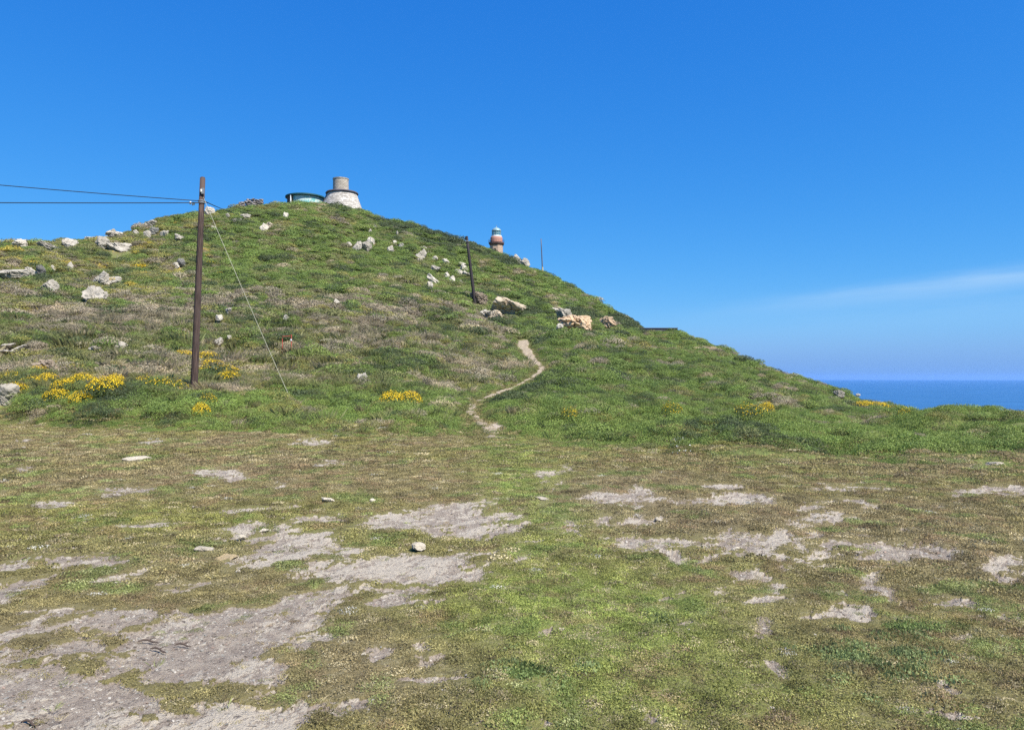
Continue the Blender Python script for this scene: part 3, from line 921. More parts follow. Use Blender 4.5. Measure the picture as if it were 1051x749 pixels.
M_TWIG = mat_plain('dry_dark_twig', (0.085, 0.06, 0.045), 0.85, 0.3, 30)
for px, py, w, ang_, lab in [
    (152, 659, 20, 6, 'thin dark stick lying across the grey gravel, topmost of four near it'),
    (163, 668, 22, -14, 'forked dark stick on the grey gravel left of the centre'),
    (188, 663, 18, 2, 'short reddish stick on the gravel just right of the forked stick'),
    (30, 743, 20, -8, 'thick dark stick at the very bottom of the bare left corner'),
    (618, 741, 13, 18, 'small dark curved stick in the turf at the bottom centre'),
]:
    c = at(px, py); k_ = c.y / F; L_ = w * k_; a_ = R(ang_)
    m = MB(); q = [c + Vector((math.cos(a_) * L_ * (u_ - .5), math.sin(a_) * L_ * (u_ - .5) * 1.4 + .012 * math.sin(u_ * 5), .008 + .006 * math.sin(u_ * 5))) for u_ in (0, .25, .5, .75, 1)]
    m.tube(q, [.003, .006, .0055, .005, .002], 7)
    m.tube([q[2], q[2] + Vector((L_ * .2, L_ * .10, .01)), q[2] + Vector((L_ * .33, L_ * .13, .006))], [.004, .003, .0015], 6)
    tag(m.build('stick', M_TWIG), lab, 'stick', 'dry sticks on the field')

# ------------------------------------------------------------------ power line
t = NT('weathered_pole_wood')
o_ = t.scale(t.obj(), (9, 9, 0.7))
n = t.noise(3, 6, .65, o_); n2 = t.noise(1.1, 3, .5, t.obj())
c = t.mix(t.ramp(n, .35, .7), (0.040, 0.026, 0.021), (0.115, 0.075, 0.058)); c = t.mix(t.ramp(n2, .45, .7), c, (0.085, 0.058, 0.048))
t.bsdf(c, 0.8, n, 0.7, 0.015)
M_WOOD = t.m
M_WIRE = mat_plain('black_cable', (0.025, 0.027, 0.03), 0.5, 0.1)
M_STRAND = mat_plain('bare_steel_strand', (0.36, 0.345, 0.25), 0.6, 0.15, 6, 0.1)
M_STEEL = mat_plain('dull_galvanised_steel', (0.30, 0.30, 0.29), 0.5, 0.2, 8, 0.4)
M_PORC = mat_plain('white_porcelain', (0.72, 0.70, 0.64), 0.25, 0.08, 5, 0, 0.5)
M_DARK = mat_plain('dark_tarred_wood', (0.036, 0.029, 0.028), 0.75, 0.3, 5)


def pole_at(base, top, r0, r1, mat, name, label, cat='utility pole'):
    root = empty(name, base, label, cat)
    d = top - base
    pts = [Vector((0, 0, -0.6))] + [d * k for k in (0.0, .25, .5, .75, 1.0)]
    rr = [r0 * 1.02] + [r0 + (r1 - r0) * k for k in (0, .25, .5, .75, 1.0)]
    MB().tube(pts, rr, 14).build('post', mat, root, None, True)
    return root, d


bpole = at(199, 403)
bpole = bpole + Vector((0, 0, 0.02))
tpole = pix(208, 183, bpole.y)
root, d = pole_at(bpole, tpole, 7.4 * bpole.y / F / 2, 5.2 * bpole.y / F / 2, M_WOOD, 'utility_pole', 'weathered brown wooden utility pole leaning right on the green bank')
k = bpole.y / F
u = d.normalized()


def along(py):                                # point of the pole at that picture height
    s = (403 - py) / (403 - 183)
    return d * s


clampz = along(207)
m = MB()
for s in (0.02, -0.05):
    m.lathe([(0.125, s - .018), (0.135, s - .018), (0.135, s + .018), (0.125, s + .018)], 18)
b = m.build('clamp_band', M_STEEL, root, clampz)
m = MB(); m.box((-0.2, -0.02, -0.02), (0.28, 0.035, 0.035)); m.box((-0.34, -0.02, -0.06), (0.03, 0.03, 0.13))
m.build('bracket', M_STEEL, root, along(208))
for dx, dz in ((-0.30, -0.01), (-0.43, 0.015)):
    o = MB().lathe([(0, -.05), (.028, -.05), (.045, -.03), (.03, -.01), (.045, .01), (.03, .03), (.038, .05), (0, .055)], 12).build('insulator', M_PORC, root, along(209) + Vector((dx, 0, dz)), True)
o = MB().lathe([(0, -.05), (.03, -.05), (.05, -.03), (.03, 0), (.05, .03), (.03, .06), (0, .07)], 12).build('insulator', M_PORC, root, along(197) + Vector((0.02, -0.13, 0)), True)
MB().box((0, -0.115, 0), (0.10, 0.06, 0.22)).build('fuse_box', M_STEEL, root, along(197) + Vector((0.075, 0, 0)))
MB().lathe([(0, .03), (.06, .025), (0.089, 0.0), (0.089, -.05), (0.0, -.05)], 14).build('pole_cap', M_WOOD, root, d + Vector((0, 0, .02)), True)


def wire(name, pts, rad, mat, label, cat, sag=0.0, n=24, group=None):
    a, b = Vector(pts[0]), Vector(pts[-1])
    P = [a.lerp(b, i / n) - Vector((0, 0, sag * 4 * (i / n) * (1 - i / n))) for i in range(n + 1)]
    o = MB().tube(P, rad, 6).build(name, mat, None, None, True)
    return tag(o, label, cat, group)


pt = bpole + along(206)
wire('power_cable', [pix(-420, 147, 24.0), bpole + along(206.5) + Vector((-0.13, -0.02, 0))], 0.015, M_WIRE, 'upper dark cable rising left from the wooden utility pole', 'power cable', 0.12)
wire('power_cable', [pix(-420, 204, 24.0), bpole + along(208.5) + Vector((-0.15, -0.02, 0))], 0.017, M_WIRE, 'lower, almost level dark cable left of the wooden utility pole', 'power cable', 0.05)
wire('power_cable', [bpole + along(207) + Vector((0.12, 0.05, 0)), pix(248, 219, 158.0)], 0.02, M_WIRE, 'thin cable from the wooden pole toward the rubble wall on the summit', 'power cable', 0.25, 40)
gb = at(304, 418)
wire('guy_wire', [bpole + along(203) + Vector((0.08, -0.05, 0)), gb - Vector((0, 0, 0.15))], 0.0085, M_STRAND, 'pale guy wire slanting from the wooden pole down to the bank', 'guy wire', 0.06)

b2 = at(487.5, 312); t2 = pix(479, 243, b2.y)
root, d2 = pole_at(b2, t2, 3.5 * b2.y / F / 2, 2.6 * b2.y / F / 2, M_DARK, 'utility_pole', 'dark tarred wooden pole standing between the white slabs and the outcrops')
MB().lathe([(0.0, .05), (.17, .05), (.18, -.3), (.15, -.35)], 12).build('pole_cap', M_DARK, root, d2)
MB().box((0.0, -0.2, 0), (.5, .08, .1)).build('bracket', M_STEEL, root, d2 * 0.93)
M_MAST = mat_plain('grey_mast_paint', (0.10, 0.105, 0.13), 0.6, 0.15)
b3 = at(557, 281.5); t3 = pix(555.3, 245, b3.y)
root, d3 = pole_at(b3, t3, 1.3 * b3.y / F / 2, 0.9 * b3.y / F / 2, M_MAST, 'mast', 'thin grey mast on the skyline right of the lighthouse', 'mast')
M_BUFF = mat_plain('buff_painted_steel', (0.46, 0.40, 0.24), 0.6, 0.15)
MB().tube([d3 * -0.02, d3 * 0.2], [1.7 * b3.y / F / 2] * 2, 10).build('sleeve', M_BUFF, root)

# ------------------------------------------------------------------ stone buildings


def mat_masonry(name, pale, dark, mortar, bw, bh, grime=0.5, blot=None, blot_lo=0.5):
    t = NT(name)
    uv = t.n('ShaderNodeTexCoord').outputs['UV']
    br = t.n('ShaderNodeTexBrick'); t.l(uv, br.inputs['Vector'])
    br.inputs['Color1'].default_value = (*pale, 1); br.inputs['Color2'].default_value = (*dark, 1); br.inputs['Mortar'].default_value = (*mortar, 1)
    br.inputs['Scale'].default_value = 1.0; br.inputs['Brick Width'].default_value = bw; br.inputs['Row Height'].default_value = bh
    br.inputs['Mortar Size'].default_value = 0.018; br.inputs['Bias'].default_value = -0.1
    n1 = t.noise(0.7, 6, .7, t.obj(), 0.6); n2 = t.noise(5, 5, .7, t.obj())
    c = br.outputs['Color']
    if blot:
        c = t.mix(t.ramp(n1, blot_lo, blot_lo + .1), c, blot)
    c = t.mix(1.0, c, t.mix(n2, (1 - grime,) * 3, (1.25, 1.22, 1.18)), 'MULTIPLY')
    t.bsdf(c, 0.9, t.math('ADD', n2, br.outputs['Fac']), 0.6, 0.05, 0, 0.15)
    return t.m


M_WHITEWASH = mat_masonry('peeling_whitewashed_stone', (0.56, 0.52, 0.46), (0.36, 0.33, 0.285), (0.20, 0.175, 0.15), 0.95, 0.45, 0.55, (0.72, 0.69, 0.64), 0.54)
M_STONE = mat_masonry('tan_coursed_stone', (0.52, 0.465, 0.385), (0.38, 0.335, 0.27), (0.24, 0.21, 0.17), 0.6, 0.28, 0.5, (0.54, 0.42, 0.29), 0.62)
M_LHSTONE = mat_masonry('lighthouse_stone', (0.46, 0.34, 0.25), (0.39, 0.28, 0.205), (0.26, 0.19, 0.14), 0.8, 0.4, 0.3)
M_LHRED = mat_plain('faded_red_paint', (0.42, 0.21, 0.155), 0.7, 0.2, 1.5)
M_LHDARK = mat_plain('dark_brown_cornice', (0.10, 0.06, 0.05), 0.7, 0.2, 2)
M_WHITE = mat_plain('chalky_white_paint', (0.78, 0.76, 0.72), 0.6, 0.08, 2)
M_DKRIM = mat_plain('dark_stone_rim', (0.09, 0.08, 0.09), 0.8, 0.25, 3)
M_TEALROOF = mat_plain('dark_teal_roofing', (0.018, 0.075, 0.085), 0.6, 0.3, 2)
M_VOID = mat_plain('dark_interior', (0.02, 0.018, 0.016), 0.9, 0.2, 2)
M_RUST = mat_plain('brown_rusted_shutter', (0.16, 0.095, 0.06), 0.8, 0.35, 3)
M_TEALMETAL = mat_plain('grey_green_metal', (0.24, 0.34, 0.35), 0.5, 0.2, 3, 0.2)
t = NT('turquoise_paint_peeling')
n1 = t.noise(1.2, 6, .7, t.obj(), .5); n2 = t.noise(6, 5, .7, t.obj())
c = t.mix(t.ramp(n1, .44, .56), (0.17, 0.42, 0.40), (0.52, 0.60, 0.55)); c = t.mix(t.ramp(n2, .52, .7), c, (0.16, 0.36, 0.30))
t.bsdf(c, 0.8, n2, 0.4, 0.03)
M_TURQ = t.m
t = NT('lantern_glass')
g = t.bsdf((0.10, 0.30, 0.36), 0.08, None, spec=0.6)
g.inputs['Alpha'].default_value = 0.5
M_GLASS = t.m


def gz1(x, y):
    return float(height(np.array([x]), np.array([y]))[0])


# conical stone tower on the summit
Yt = 149.0
pb = pix(351.0, 216, Yt); kt = Yt / F
zg = gz1(pb.x, pb.y)
ztop = pix(350, 199.5, Yt).z - zg; zcyl = pix(349, 183.5, Yt).z - zg
root = empty('stone_tower', (pb.x, pb.y, zg), 'whitewashed conical stone tower with a round stone drum on top', 'tower')
rb, rt_, rc = 21.5 * kt, 15.0 * kt, 8.0 * kt
foot = -2.5
slope = (rb - rt_) / (pix(350, 199.5, Yt).z - pix(350, 217, Yt).z)
r_foot = rt_ + slope * (ztop - foot)
MB().lathe([(r_foot, foot), (rt_ + slope * ztop * 0.5, ztop * 0.5), (rt_, ztop)], 40, jit=0.006).build('tapered_base', M_WHITEWASH, root, None, True)
MB().lathe([(rt_ - .15, ztop - 0.02), (rt_ + .28, ztop + .0), (rt_ + .32, ztop + .12), (rt_ + .2, ztop + .3), (rc, ztop + .42), (0, ztop + .42)], 40, jit=0.008).build('rim', M_DKRIM, root)
m = MB()
m.lathe([(rc, ztop + .40), (rc * .99, (ztop + zcyl) / 2), (rc * .98, zcyl - .25)], 36, jit=0.008)
dr = m.build('drum', M_STONE, root, (-0.25, 0, 0), True)
m = MB(); m.lathe([(rc * .98, zcyl - .26), (rc * 1.03, zcyl - .22), (rc * 1.03, zcyl - .03), (rc * .86, zcyl), (rc * .8, zcyl - .5), (0, zcyl - .5)], 36, jit=0.012)
m.build('coping', M_STONE, dr)
ang = lambda deg: (math.cos(R(deg)), math.sin(R(deg)))
for deg, zz in ((-128, ztop * 0.42), (-118, ztop * .35), (-78, ztop * 0.3)):
    cx, cy = ang(deg); rr_ = rt_ + slope * (ztop - zz)
    MB().box((cx * (rr_ - .03), cy * (rr_ - .03), zz), (.16, .42, .5), R(deg)).build('window', M_VOID, root)
m = MB()
cx, cy = ang(-152)
m.tube([(cx * (rt_ + slope * (ztop - z_)) * 1.01, cy * (rt_ + slope * (ztop - z_)) * 1.01, z_) for z_ in (foot, 0, ztop * .5, ztop)], .10, 8).build('downpipe', M_DKRIM, root)

# turquoise roundhouse
Yg = 151.0; kg = Yg / F
pg = pix(313.5, 212, Yg); zg = gz1(pg.x, pg.y)
zr = pix(313, 204.4, Yg).z - zg
root = empty('roundhouse', (pg.x, pg.y, zg), 'low round building with peeling turquoise walls and dark flat roof', 'building')
rw = 17.8 * kg
MB().lathe([(rw, -2.5), (rw, zr)], 48).build('wall', M_TURQ, root, None, True)
rf = MB().lathe([(rw - .1, zr), (19.4 * kg, zr + .02), (20.2 * kg, zr + .12), (20.1 * kg, zr + .34), (18.8 * kg, zr + .42), (0, zr + .48)], 48).build('roof', M_TEALROOF, root, None, False)
for deg in range(-165, -118, 9):
    cx, cy = ang(deg)
    MB().box((cx * (rw + .02), cy * (rw + .02), zr * .5 - .3), (.1, .44, zr + .55), R(deg)).build('shutter', M_RUST, root)
cx, cy = ang(-122)
MB().tube([(cx * (rw + .35), cy * (rw + .35), -1.5), (cx * (rw + .35), cy * (rw + .35), zr)], .13, 10).build('post', M_WHITE, root)
# rubble wall
prw = [at(237, 219), at(268, 216)]
Yr = 147.0
root_v, root_f = [], []
rr_ = np.random.default_rng(5)
v0, f0 = ICO[2]
cnt = 0
A, B = pix(237, 217.0, Yr), pix(269, 212.5, Yr)
for i in range(330):
    s = rr_.random()
    topz = (2.3 * math.sin(min(1, (s + .06) * 1.4) * math.pi / 2) * (1 - 0.35 * s)) * (0.9 + .2 * rr_.random())
    zz = rr_.random() ** 1.0 * topz
    c = A.lerp(B, s) + Vector((0, rr_.uniform(-.55, .55) * (1 - zz / 2.6), zz - 0.1))
    rv, _ = rock_verts(int(rr_.integers(1e5)), 2, 9, .1)
    sz = np.array((rr_.uniform(.22, .42), rr_.uniform(.2, .35), rr_.uniform(.12, .24)))
    root_v.append(rv * sz + np.array(c)); root_f.append(f0 + cnt); cnt += len(v0)
me = mesh_np('rubble_wall', np.concatenate(root_v), np.concatenate(root_f), mat_rock('tumbled_wall_stone', (0.34, 0.30, 0.26), (0.15, 0.13, 0.12), (0.55, 0.50, 0.44), 1.5, .6))
o = link('rubble_wall', me)
tag(o, 'tumbled dry stone wall on the skyline left of the roundhouse', 'wall')

# dark parapet at the road bend
a_, b_ = pix(657, 337.3, 103.5), pix(695, 338.2, 103.5)
m = MB(); mid = (a_ + b_) / 2
m.box((0, 0, 0), (abs(b_.x - a_.x), .45, .55)); m.box((0, 0, .31), (abs(b_.x - a_.x) + .1, .6, .1))
o = m.build('low_wall', M_DKRIM, None, mid - Vector((0, 0, .20))); tag(o, 'low dark parapet on the shoulder where the road rounds the hill', 'wall')

# lighthouse beyond the crest
Yl = 172.0; kl = Yl / F
pl = pix(509.5, 262, Yl); zg = gz1(pl.x, pl.y)
Z = lambda py: pix(509, py, Yl).z - zg
root = empty('lighthouse', (pl.x, pl.y, zg), 'stone lighthouse with red gallery drum and glazed lantern behind the crest', 'lighthouse')
g8 = lambda prof: MB().lathe([(r / math.cos(math.pi / 8), z) for r, z in prof], 8, R(22.5 - 8), R(382.5 - 8))
g8([(7.4 * kl, -2), (6.6 * kl, Z(264)), (6.3 * kl, Z(252.5))]).build('tower_shaft', M_LHSTONE, root)
MB().lathe([(6.2 * kl, Z(253)), (7.2 * kl, Z(252)), (8.2 * kl, Z(250.6)), (8.3 * kl, Z(249.2)), (6.0 * kl, Z(249))], 8, R(14.5), R(374.5)).build('gallery', M_LHDARK, root)
MB().lathe([(6.2 * kl, Z(249.4)), (6.2 * kl, Z(244.2)), (5.9 * kl, Z(243.4)), (0, Z(243.3))], 24).build('upper_drum', M_LHRED, root, None, True)
MB().lathe([(5.2 * kl, Z(243.6)), (5.4 * kl, Z(243.4)), (5.4 * kl, Z(242.2)), (4.6 * kl, Z(242.0))], 24).build('lantern_base', M_WHITE, root)
ln = MB().lathe([(4.45 * kl, Z(242.2)), (4.45 * kl, Z(237.2))], 24).build('lantern', M_GLASS, root, None, True)
m = MB()
for k_ in range(12):
    a = 2 * math.pi * k_ / 12
    m.tube([(4.5 * kl * math.cos(a), 4.5 * kl * math.sin(a), Z(242.2)), (4.5 * kl * math.cos(a), 4.5 * kl * math.sin(a), Z(237.0))], .045, 6)
for py in (241.8, 239.7, 237.3):
    m.lathe([(4.52 * kl, Z(py) - .05), (4.62 * kl, Z(py)), (4.52 * kl, Z(py) + .05)], 24)
m.build('glazing_bars', M_TEALMETAL, ln)
MB().lathe([(0, Z(242)), (.35, Z(242)), (.5, Z(240.5)), (.35, Z(238.6)), (0, Z(238.5))], 12).build('lens', M_WHITE, ln, None, True)
dm = MB().lathe([(4.9 * kl, Z(237.4)), (4.95 * kl, Z(236.9)), (4.2 * kl, Z(235.6)), (2.9 * kl, Z(234.5)), (1.2 * kl, Z(233.8)), (0.6 * kl, Z(233.6)), (0.5 * kl, Z(232.9)), (0, Z(232.7))], 24).build('dome', M_TEALMETAL, root, None, True)
MB().tube([(0, 0, Z(232.9)), (0, 0, Z(231.0))], .04, 6).build('lightning_rod', M_STEEL, dm)
m = MB()
for k_ in range(20):
    a = 2 * math.pi * k_ / 20
    m.tube([(8.0 * kl * math.cos(a), 8.0 * kl * math.sin(a), Z(249.4)), (8.0 * kl * math.cos(a), 8.0 * kl * math.sin(a), Z(246.4))], .02, 5)
for py in (248, 246.4):
    m.tube([(8.0 * kl * math.cos(2 * math.pi * k_ / 40), 8.0 * kl * math.sin(2 * math.pi * k_ / 40), Z(py)) for k_ in range(41)], .02, 5)
m.build('railing', M_LHDARK, root)
MB().box((-1.6 * kl, -6.42 * kl, Z(258.5)), (.55, .1, 1.1), R(8)).build('window', M_VOID, root)

# red frame
fb = at(294.5, 366); kf = fb.y / F
root = empty('red_frame', fb, 'red painted post frame standing in dry heath right of the guy wire', 'frame')
M_RED = mat_plain('red_paint', (0.40, 0.075, 0.05), 0.6, 0.2, 4)
hL, hR = 18.5 * kf, 22.5 * kf
MB().tube([(-4.6 * kf, 0, -.3), (-4.8 * kf, 0, hL)], .025, 8).build('post', M_RED, root)
MB().tube([(4.6 * kf, 0, -.3), (4.4 * kf, 0, hR)], .027, 8).build('post', M_RED, root)
MB().tube([(-5 * kf, 0.05, 20.5 * kf), (4.8 * kf, 0.05, 21.0 * kf)], .022, 8).build('crossbar', M_RED, root)
MB().box((4.5 * kf, -.045, 17 * kf), (.09, .02, .1)).build('reflector', M_WHITE, root)

# ------------------------------------------------------------------ plants: prototypes (not linked) and stuff


def leaf_mesh(name, n, rad, hgt, llen, lwid, mat, seed, droop=0.6, fill=0.55, lean=0.0):
    r = np.random.default_rng(seed)
    th = r.uniform(0, 2 * np.pi, n); u = np.sqrt(r.random(n))
    prof = np.sqrt(np.clip(1 - u ** 2.2, 0, 1))
    z = hgt * prof * (1 - fill * r.random(n) ** 2) * (0.85 + 0.3 * r.random(n))
    p = np.stack([rad * u * np.cos(th) + lean * z, rad * u * np.sin(th), z], 1)
    out = np.stack([np.cos(th) * u, np.sin(th) * u, prof * 1.0 + .3], 1) + r.normal(size=(n, 3)) * droop
    nn = out / np.linalg.norm(out, axis=1, keepdims=True)
    tv = r.normal(size=(n, 3)); tv -= nn * (tv * nn).sum(1, keepdims=True); tv /= np.linalg.norm(tv, axis=1, keepdims=True)
    bv = np.cross(nn, tv)
    L = llen * r.uniform(.6, 1.3, (n, 1)); Wd = lwid * r.uniform(.6, 1.3, (n, 1))
    v = np.stack([p - tv * L / 2, p + bv * Wd / 2 - tv * L * .05, p + tv * L / 2, p - bv * Wd / 2], 1).reshape(-1, 3)
    f = np.arange(n * 4).reshape(n, 4)
    lv = np.repeat(r.random(n), 4)
    return mesh_np(name, v, f, mat, False, {'leafvar': lv})


def tuft_mesh(name, n, rad, hgt, wid, mat, seed, spread=0.6, lean=(0, 0)):
    r = np.random.default_rng(seed)
    th = r.uniform(0, 2 * np.pi, n); u = np.sqrt(r.random(n)) * rad
    p = np.stack([u * np.cos(th), u * np.sin(th), np.zeros(n)], 1)
    a = th + r.normal(size=n) * .6; h = hgt * r.uniform(.5, 1.2, n)
    dirn = np.stack([np.cos(a) * spread * r.random(n) + lean[0], np.sin(a) * spread * r.random(n) + lean[1], np.ones(n)], 1) * h[:, None]
    side = np.stack([-np.sin(a), np.cos(a), np.zeros(n)], 1) * wid * r.uniform(.7, 1.3, (n, 1))
    v = np.stack([p - side / 2, p + side / 2, p + dirn * .55 + side * .4, p + dirn * np.array((1.25, 1.25, .95))], 1)
    v = v.reshape(-1, 3)
    f = np.arange(n * 4).reshape(n, 4)
    return mesh_np(name, v, f, mat, False, {'leafvar': np.repeat(r.random(n), 4)})


M_LEAF = mat_leaf('heath_foliage')
M_BLADE = mat_leaf('grass_blade', trans=0.3, lo=0.72, hi=1.38)


def proto_collection(name, meshes):
    c = bpy.data.collections.new(name)
    for i, me in enumerate(meshes):
        o = bpy.data.objects.new(f'{name}_{i:02d}', me)
        c.objects.link(o)
    return c


def scatter(name, pts, rot, scl, col, idx, coll, label, cat):
    me = mesh_np(name, pts, None, None, False, {'prot': rot.astype(np.float32), 'pscl': scl.astype(np.float32), 'plantcol': np.concatenate([col, np.ones((len(col), 1))], 1), 'pidx': idx.astype(np.int32)})
    o = link(name, me)
    ng = bpy.data.node_groups.new(name + '_scatter', 'GeometryNodeTree')
    ng.interface.new_socket('Geometry', in_out='INPUT', socket_type='NodeSocketGeometry'); ng.interface.new_socket('Geometry', in_out='OUTPUT', socket_type='NodeSocketGeometry')
    N = ng.nodes; L = ng.links
    gi, go = N.new('NodeGroupInput'), N.new('NodeGroupOutput')
    ci = N.new('GeometryNodeCollectionInfo'); ci.inputs['Collection'].default_value = coll; ci.inputs['Separate Children'].default_value = True; ci.inputs['Reset Children'].default_value = True
    iop = N.new('GeometryNodeInstanceOnPoints'); iop.inputs['Pick Instance'].default_value = True

    def na(nm, typ):
        a = N.new('GeometryNodeInputNamedAttribute'); a.data_type = typ; a.inputs['Name'].default_value = nm
        return a.outputs['Attribute']
    L.new(gi.outputs[0], iop.inputs['Points']); L.new(ci.outputs[0], iop.inputs['Instance'])
    L.new(na('pidx', 'INT'), iop.inputs['Instance Index'])
    e2r = N.new('FunctionNodeEulerToRotation'); L.new(na('prot', 'FLOAT_VECTOR'), e2r.inputs[0]); L.new(e2r.outputs[0], iop.inputs['Rotation'])
    L.new(na('pscl', 'FLOAT_VECTOR'), iop.inputs['Scale'])
    L.new(iop.outputs[0], go.inputs[0])
    md = o.modifiers.new('scatter', 'NODES'); md.node_group = ng
    return tag(o, label, cat, kind='stuff')


def polar_pts(d0, d1, dens, half=0.76):
    area = half * (d1 * d1 - d0 * d0)
    n = int(area * dens)
    az = rng.uniform(-half, half, n); d = np.sqrt(rng.uniform(d0 * d0, d1 * d1, n))
    return d * np.sin(az), d * np.cos(az), az, d


def rock_free(x, y, pad):
    ok = np.ones(len(x), bool)
    d = np.hypot(x, y)
    for rx, ry, r_, hm in ROCK_POS:
        rd = math.hypot(rx, ry)
        ux, uy = rx / rd, ry / rd
        al = (x - rx) * ux + (y - ry) * uy; ac = -(x - rx) * uy + (y - ry) * ux
        front_pad = 0.35 + 0.7 * r_ + pad
        ok &= ~((np.abs(ac) < r_ * 0.8) & (al > -r_ * 0.8 - front_pad) & (al < r_))
    return ok


PATCH = [(-9, 0)]
# heath on the bank and the hill
HS = []
near_p = [leaf_mesh('mat_shrub', 620, .34, .16, .034, .015, M_LEAF, s, .75, .5, .25) for s in (1, 2, 3, 4)]
mid_p = [leaf_mesh('low_shrub', 600, .52, .28, .058, .028, M_LEAF, s, .7, .55, .2) for s in (5, 6, 7)]
far_p = [leaf_mesh('hill_shrub', 520, .85, .44, .11, .056, M_LEAF, s, .65, .55, .15) for s in (8, 9, 10)]
heath_c = proto_collection('heath_plants', near_p + mid_p + far_p)
tus_p = [tuft_mesh('tussock', 90, .22, .26, .016, M_BLADE, s, .8, (.3, 0)) for s in (11, 12)] + [tuft_mesh('far_tussock', 80, .5, .42, .045, M_BLADE, s, .9, (.3, 0)) for s in (13, 14)]
tus_c = proto_collection('grass_tussocks', tus_p)


def heath_points(d0, d1, dens, i0, i1, smin, smax, pdmin):
    x, y, az, d = polar_pts(d0, d1, dens)
    ed = lookup(EDGE_D, az); cr = lookup(cd, az)
    over = d - ed
    keep = (over + 2.2 * fbm(x, y, 3.2, 5, .62, 51) - .35 > 0.1) & (over > -1.2) & (d < cr + 6) & (path_dist(x, y) > pdmin + 0.15 * rng.random(len(x))) & rock_free(x, y, 0.12 * smax)
    keep &= ~((path_dist(x, y) < 0.9) & (rng.random(len(x)) < 0.3))
    x, y, az, d, over = (q[keep] for q in (x, y, az, d, over))
    z = height(x, y)
    px, py = project(x, y, z)
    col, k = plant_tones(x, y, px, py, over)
    s = rng.uniform(smin, smax, len(x)) * (0.55 + 0.45 * sstep(0, 2.0, over))
    s *= np.where(k == 0, 1.2, 1.0) * np.where((rng.random(len(x)) < .06) & (px < 640), 1.5, 1.0) * np.where(px > 640, .85, 1.0) * (0.45 + 0.55 * sstep(0, 0.9, path_dist(x, y)))
    ins = np.stack([s, s, s * rng.uniform(.7, 1.35, len(x))], 1)
    rot = np.stack([rng.normal(0, .12, len(x)), rng.normal(0, .12, len(x)), rng.uniform(0, 6.283, len(x))], 1)
    idx = rng.integers(i0, i1, len(x))
    return np.stack([x, y, z - 0.03], 1), rot, ins, col, idx, k, py, px


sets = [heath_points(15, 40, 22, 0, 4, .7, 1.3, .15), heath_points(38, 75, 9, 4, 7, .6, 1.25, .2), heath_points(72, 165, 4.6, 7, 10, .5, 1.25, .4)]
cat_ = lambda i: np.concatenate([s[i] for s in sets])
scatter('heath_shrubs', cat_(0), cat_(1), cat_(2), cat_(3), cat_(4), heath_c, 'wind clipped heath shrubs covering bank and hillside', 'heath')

# dry grass among the heath
sets = []
for d0, d1, dens, i0, i1 in ((15, 42, 9, 0, 2), (40, 95, 2.2, 2, 4)):
    pts, rot, ins, col, idx, k, py, px = heath_points(d0, d1, dens, i0, i1, .6, 1.2, .1)
    w = np.where(px < 540, sstep(415, 395, py) * sstep(300, 330, py) * .9 + .16, .10) * np.where(px > 830, 0, 1)
    keep = (rng.random(len(k)) < w) & (k != 0)
    c = col * .5 + np.array((0.19, 0.165, 0.085)) * .5 * rng.uniform(.6, 1.3, (len(col), 1))
    sets.append([q[keep] for q in (pts, rot, ins, c, idx)])
scatter('dry_grass', cat_(0), cat_(1), cat_(2), cat_(3), cat_(4), tus_c, 'dry grass tufts growing among the heath', 'grass')

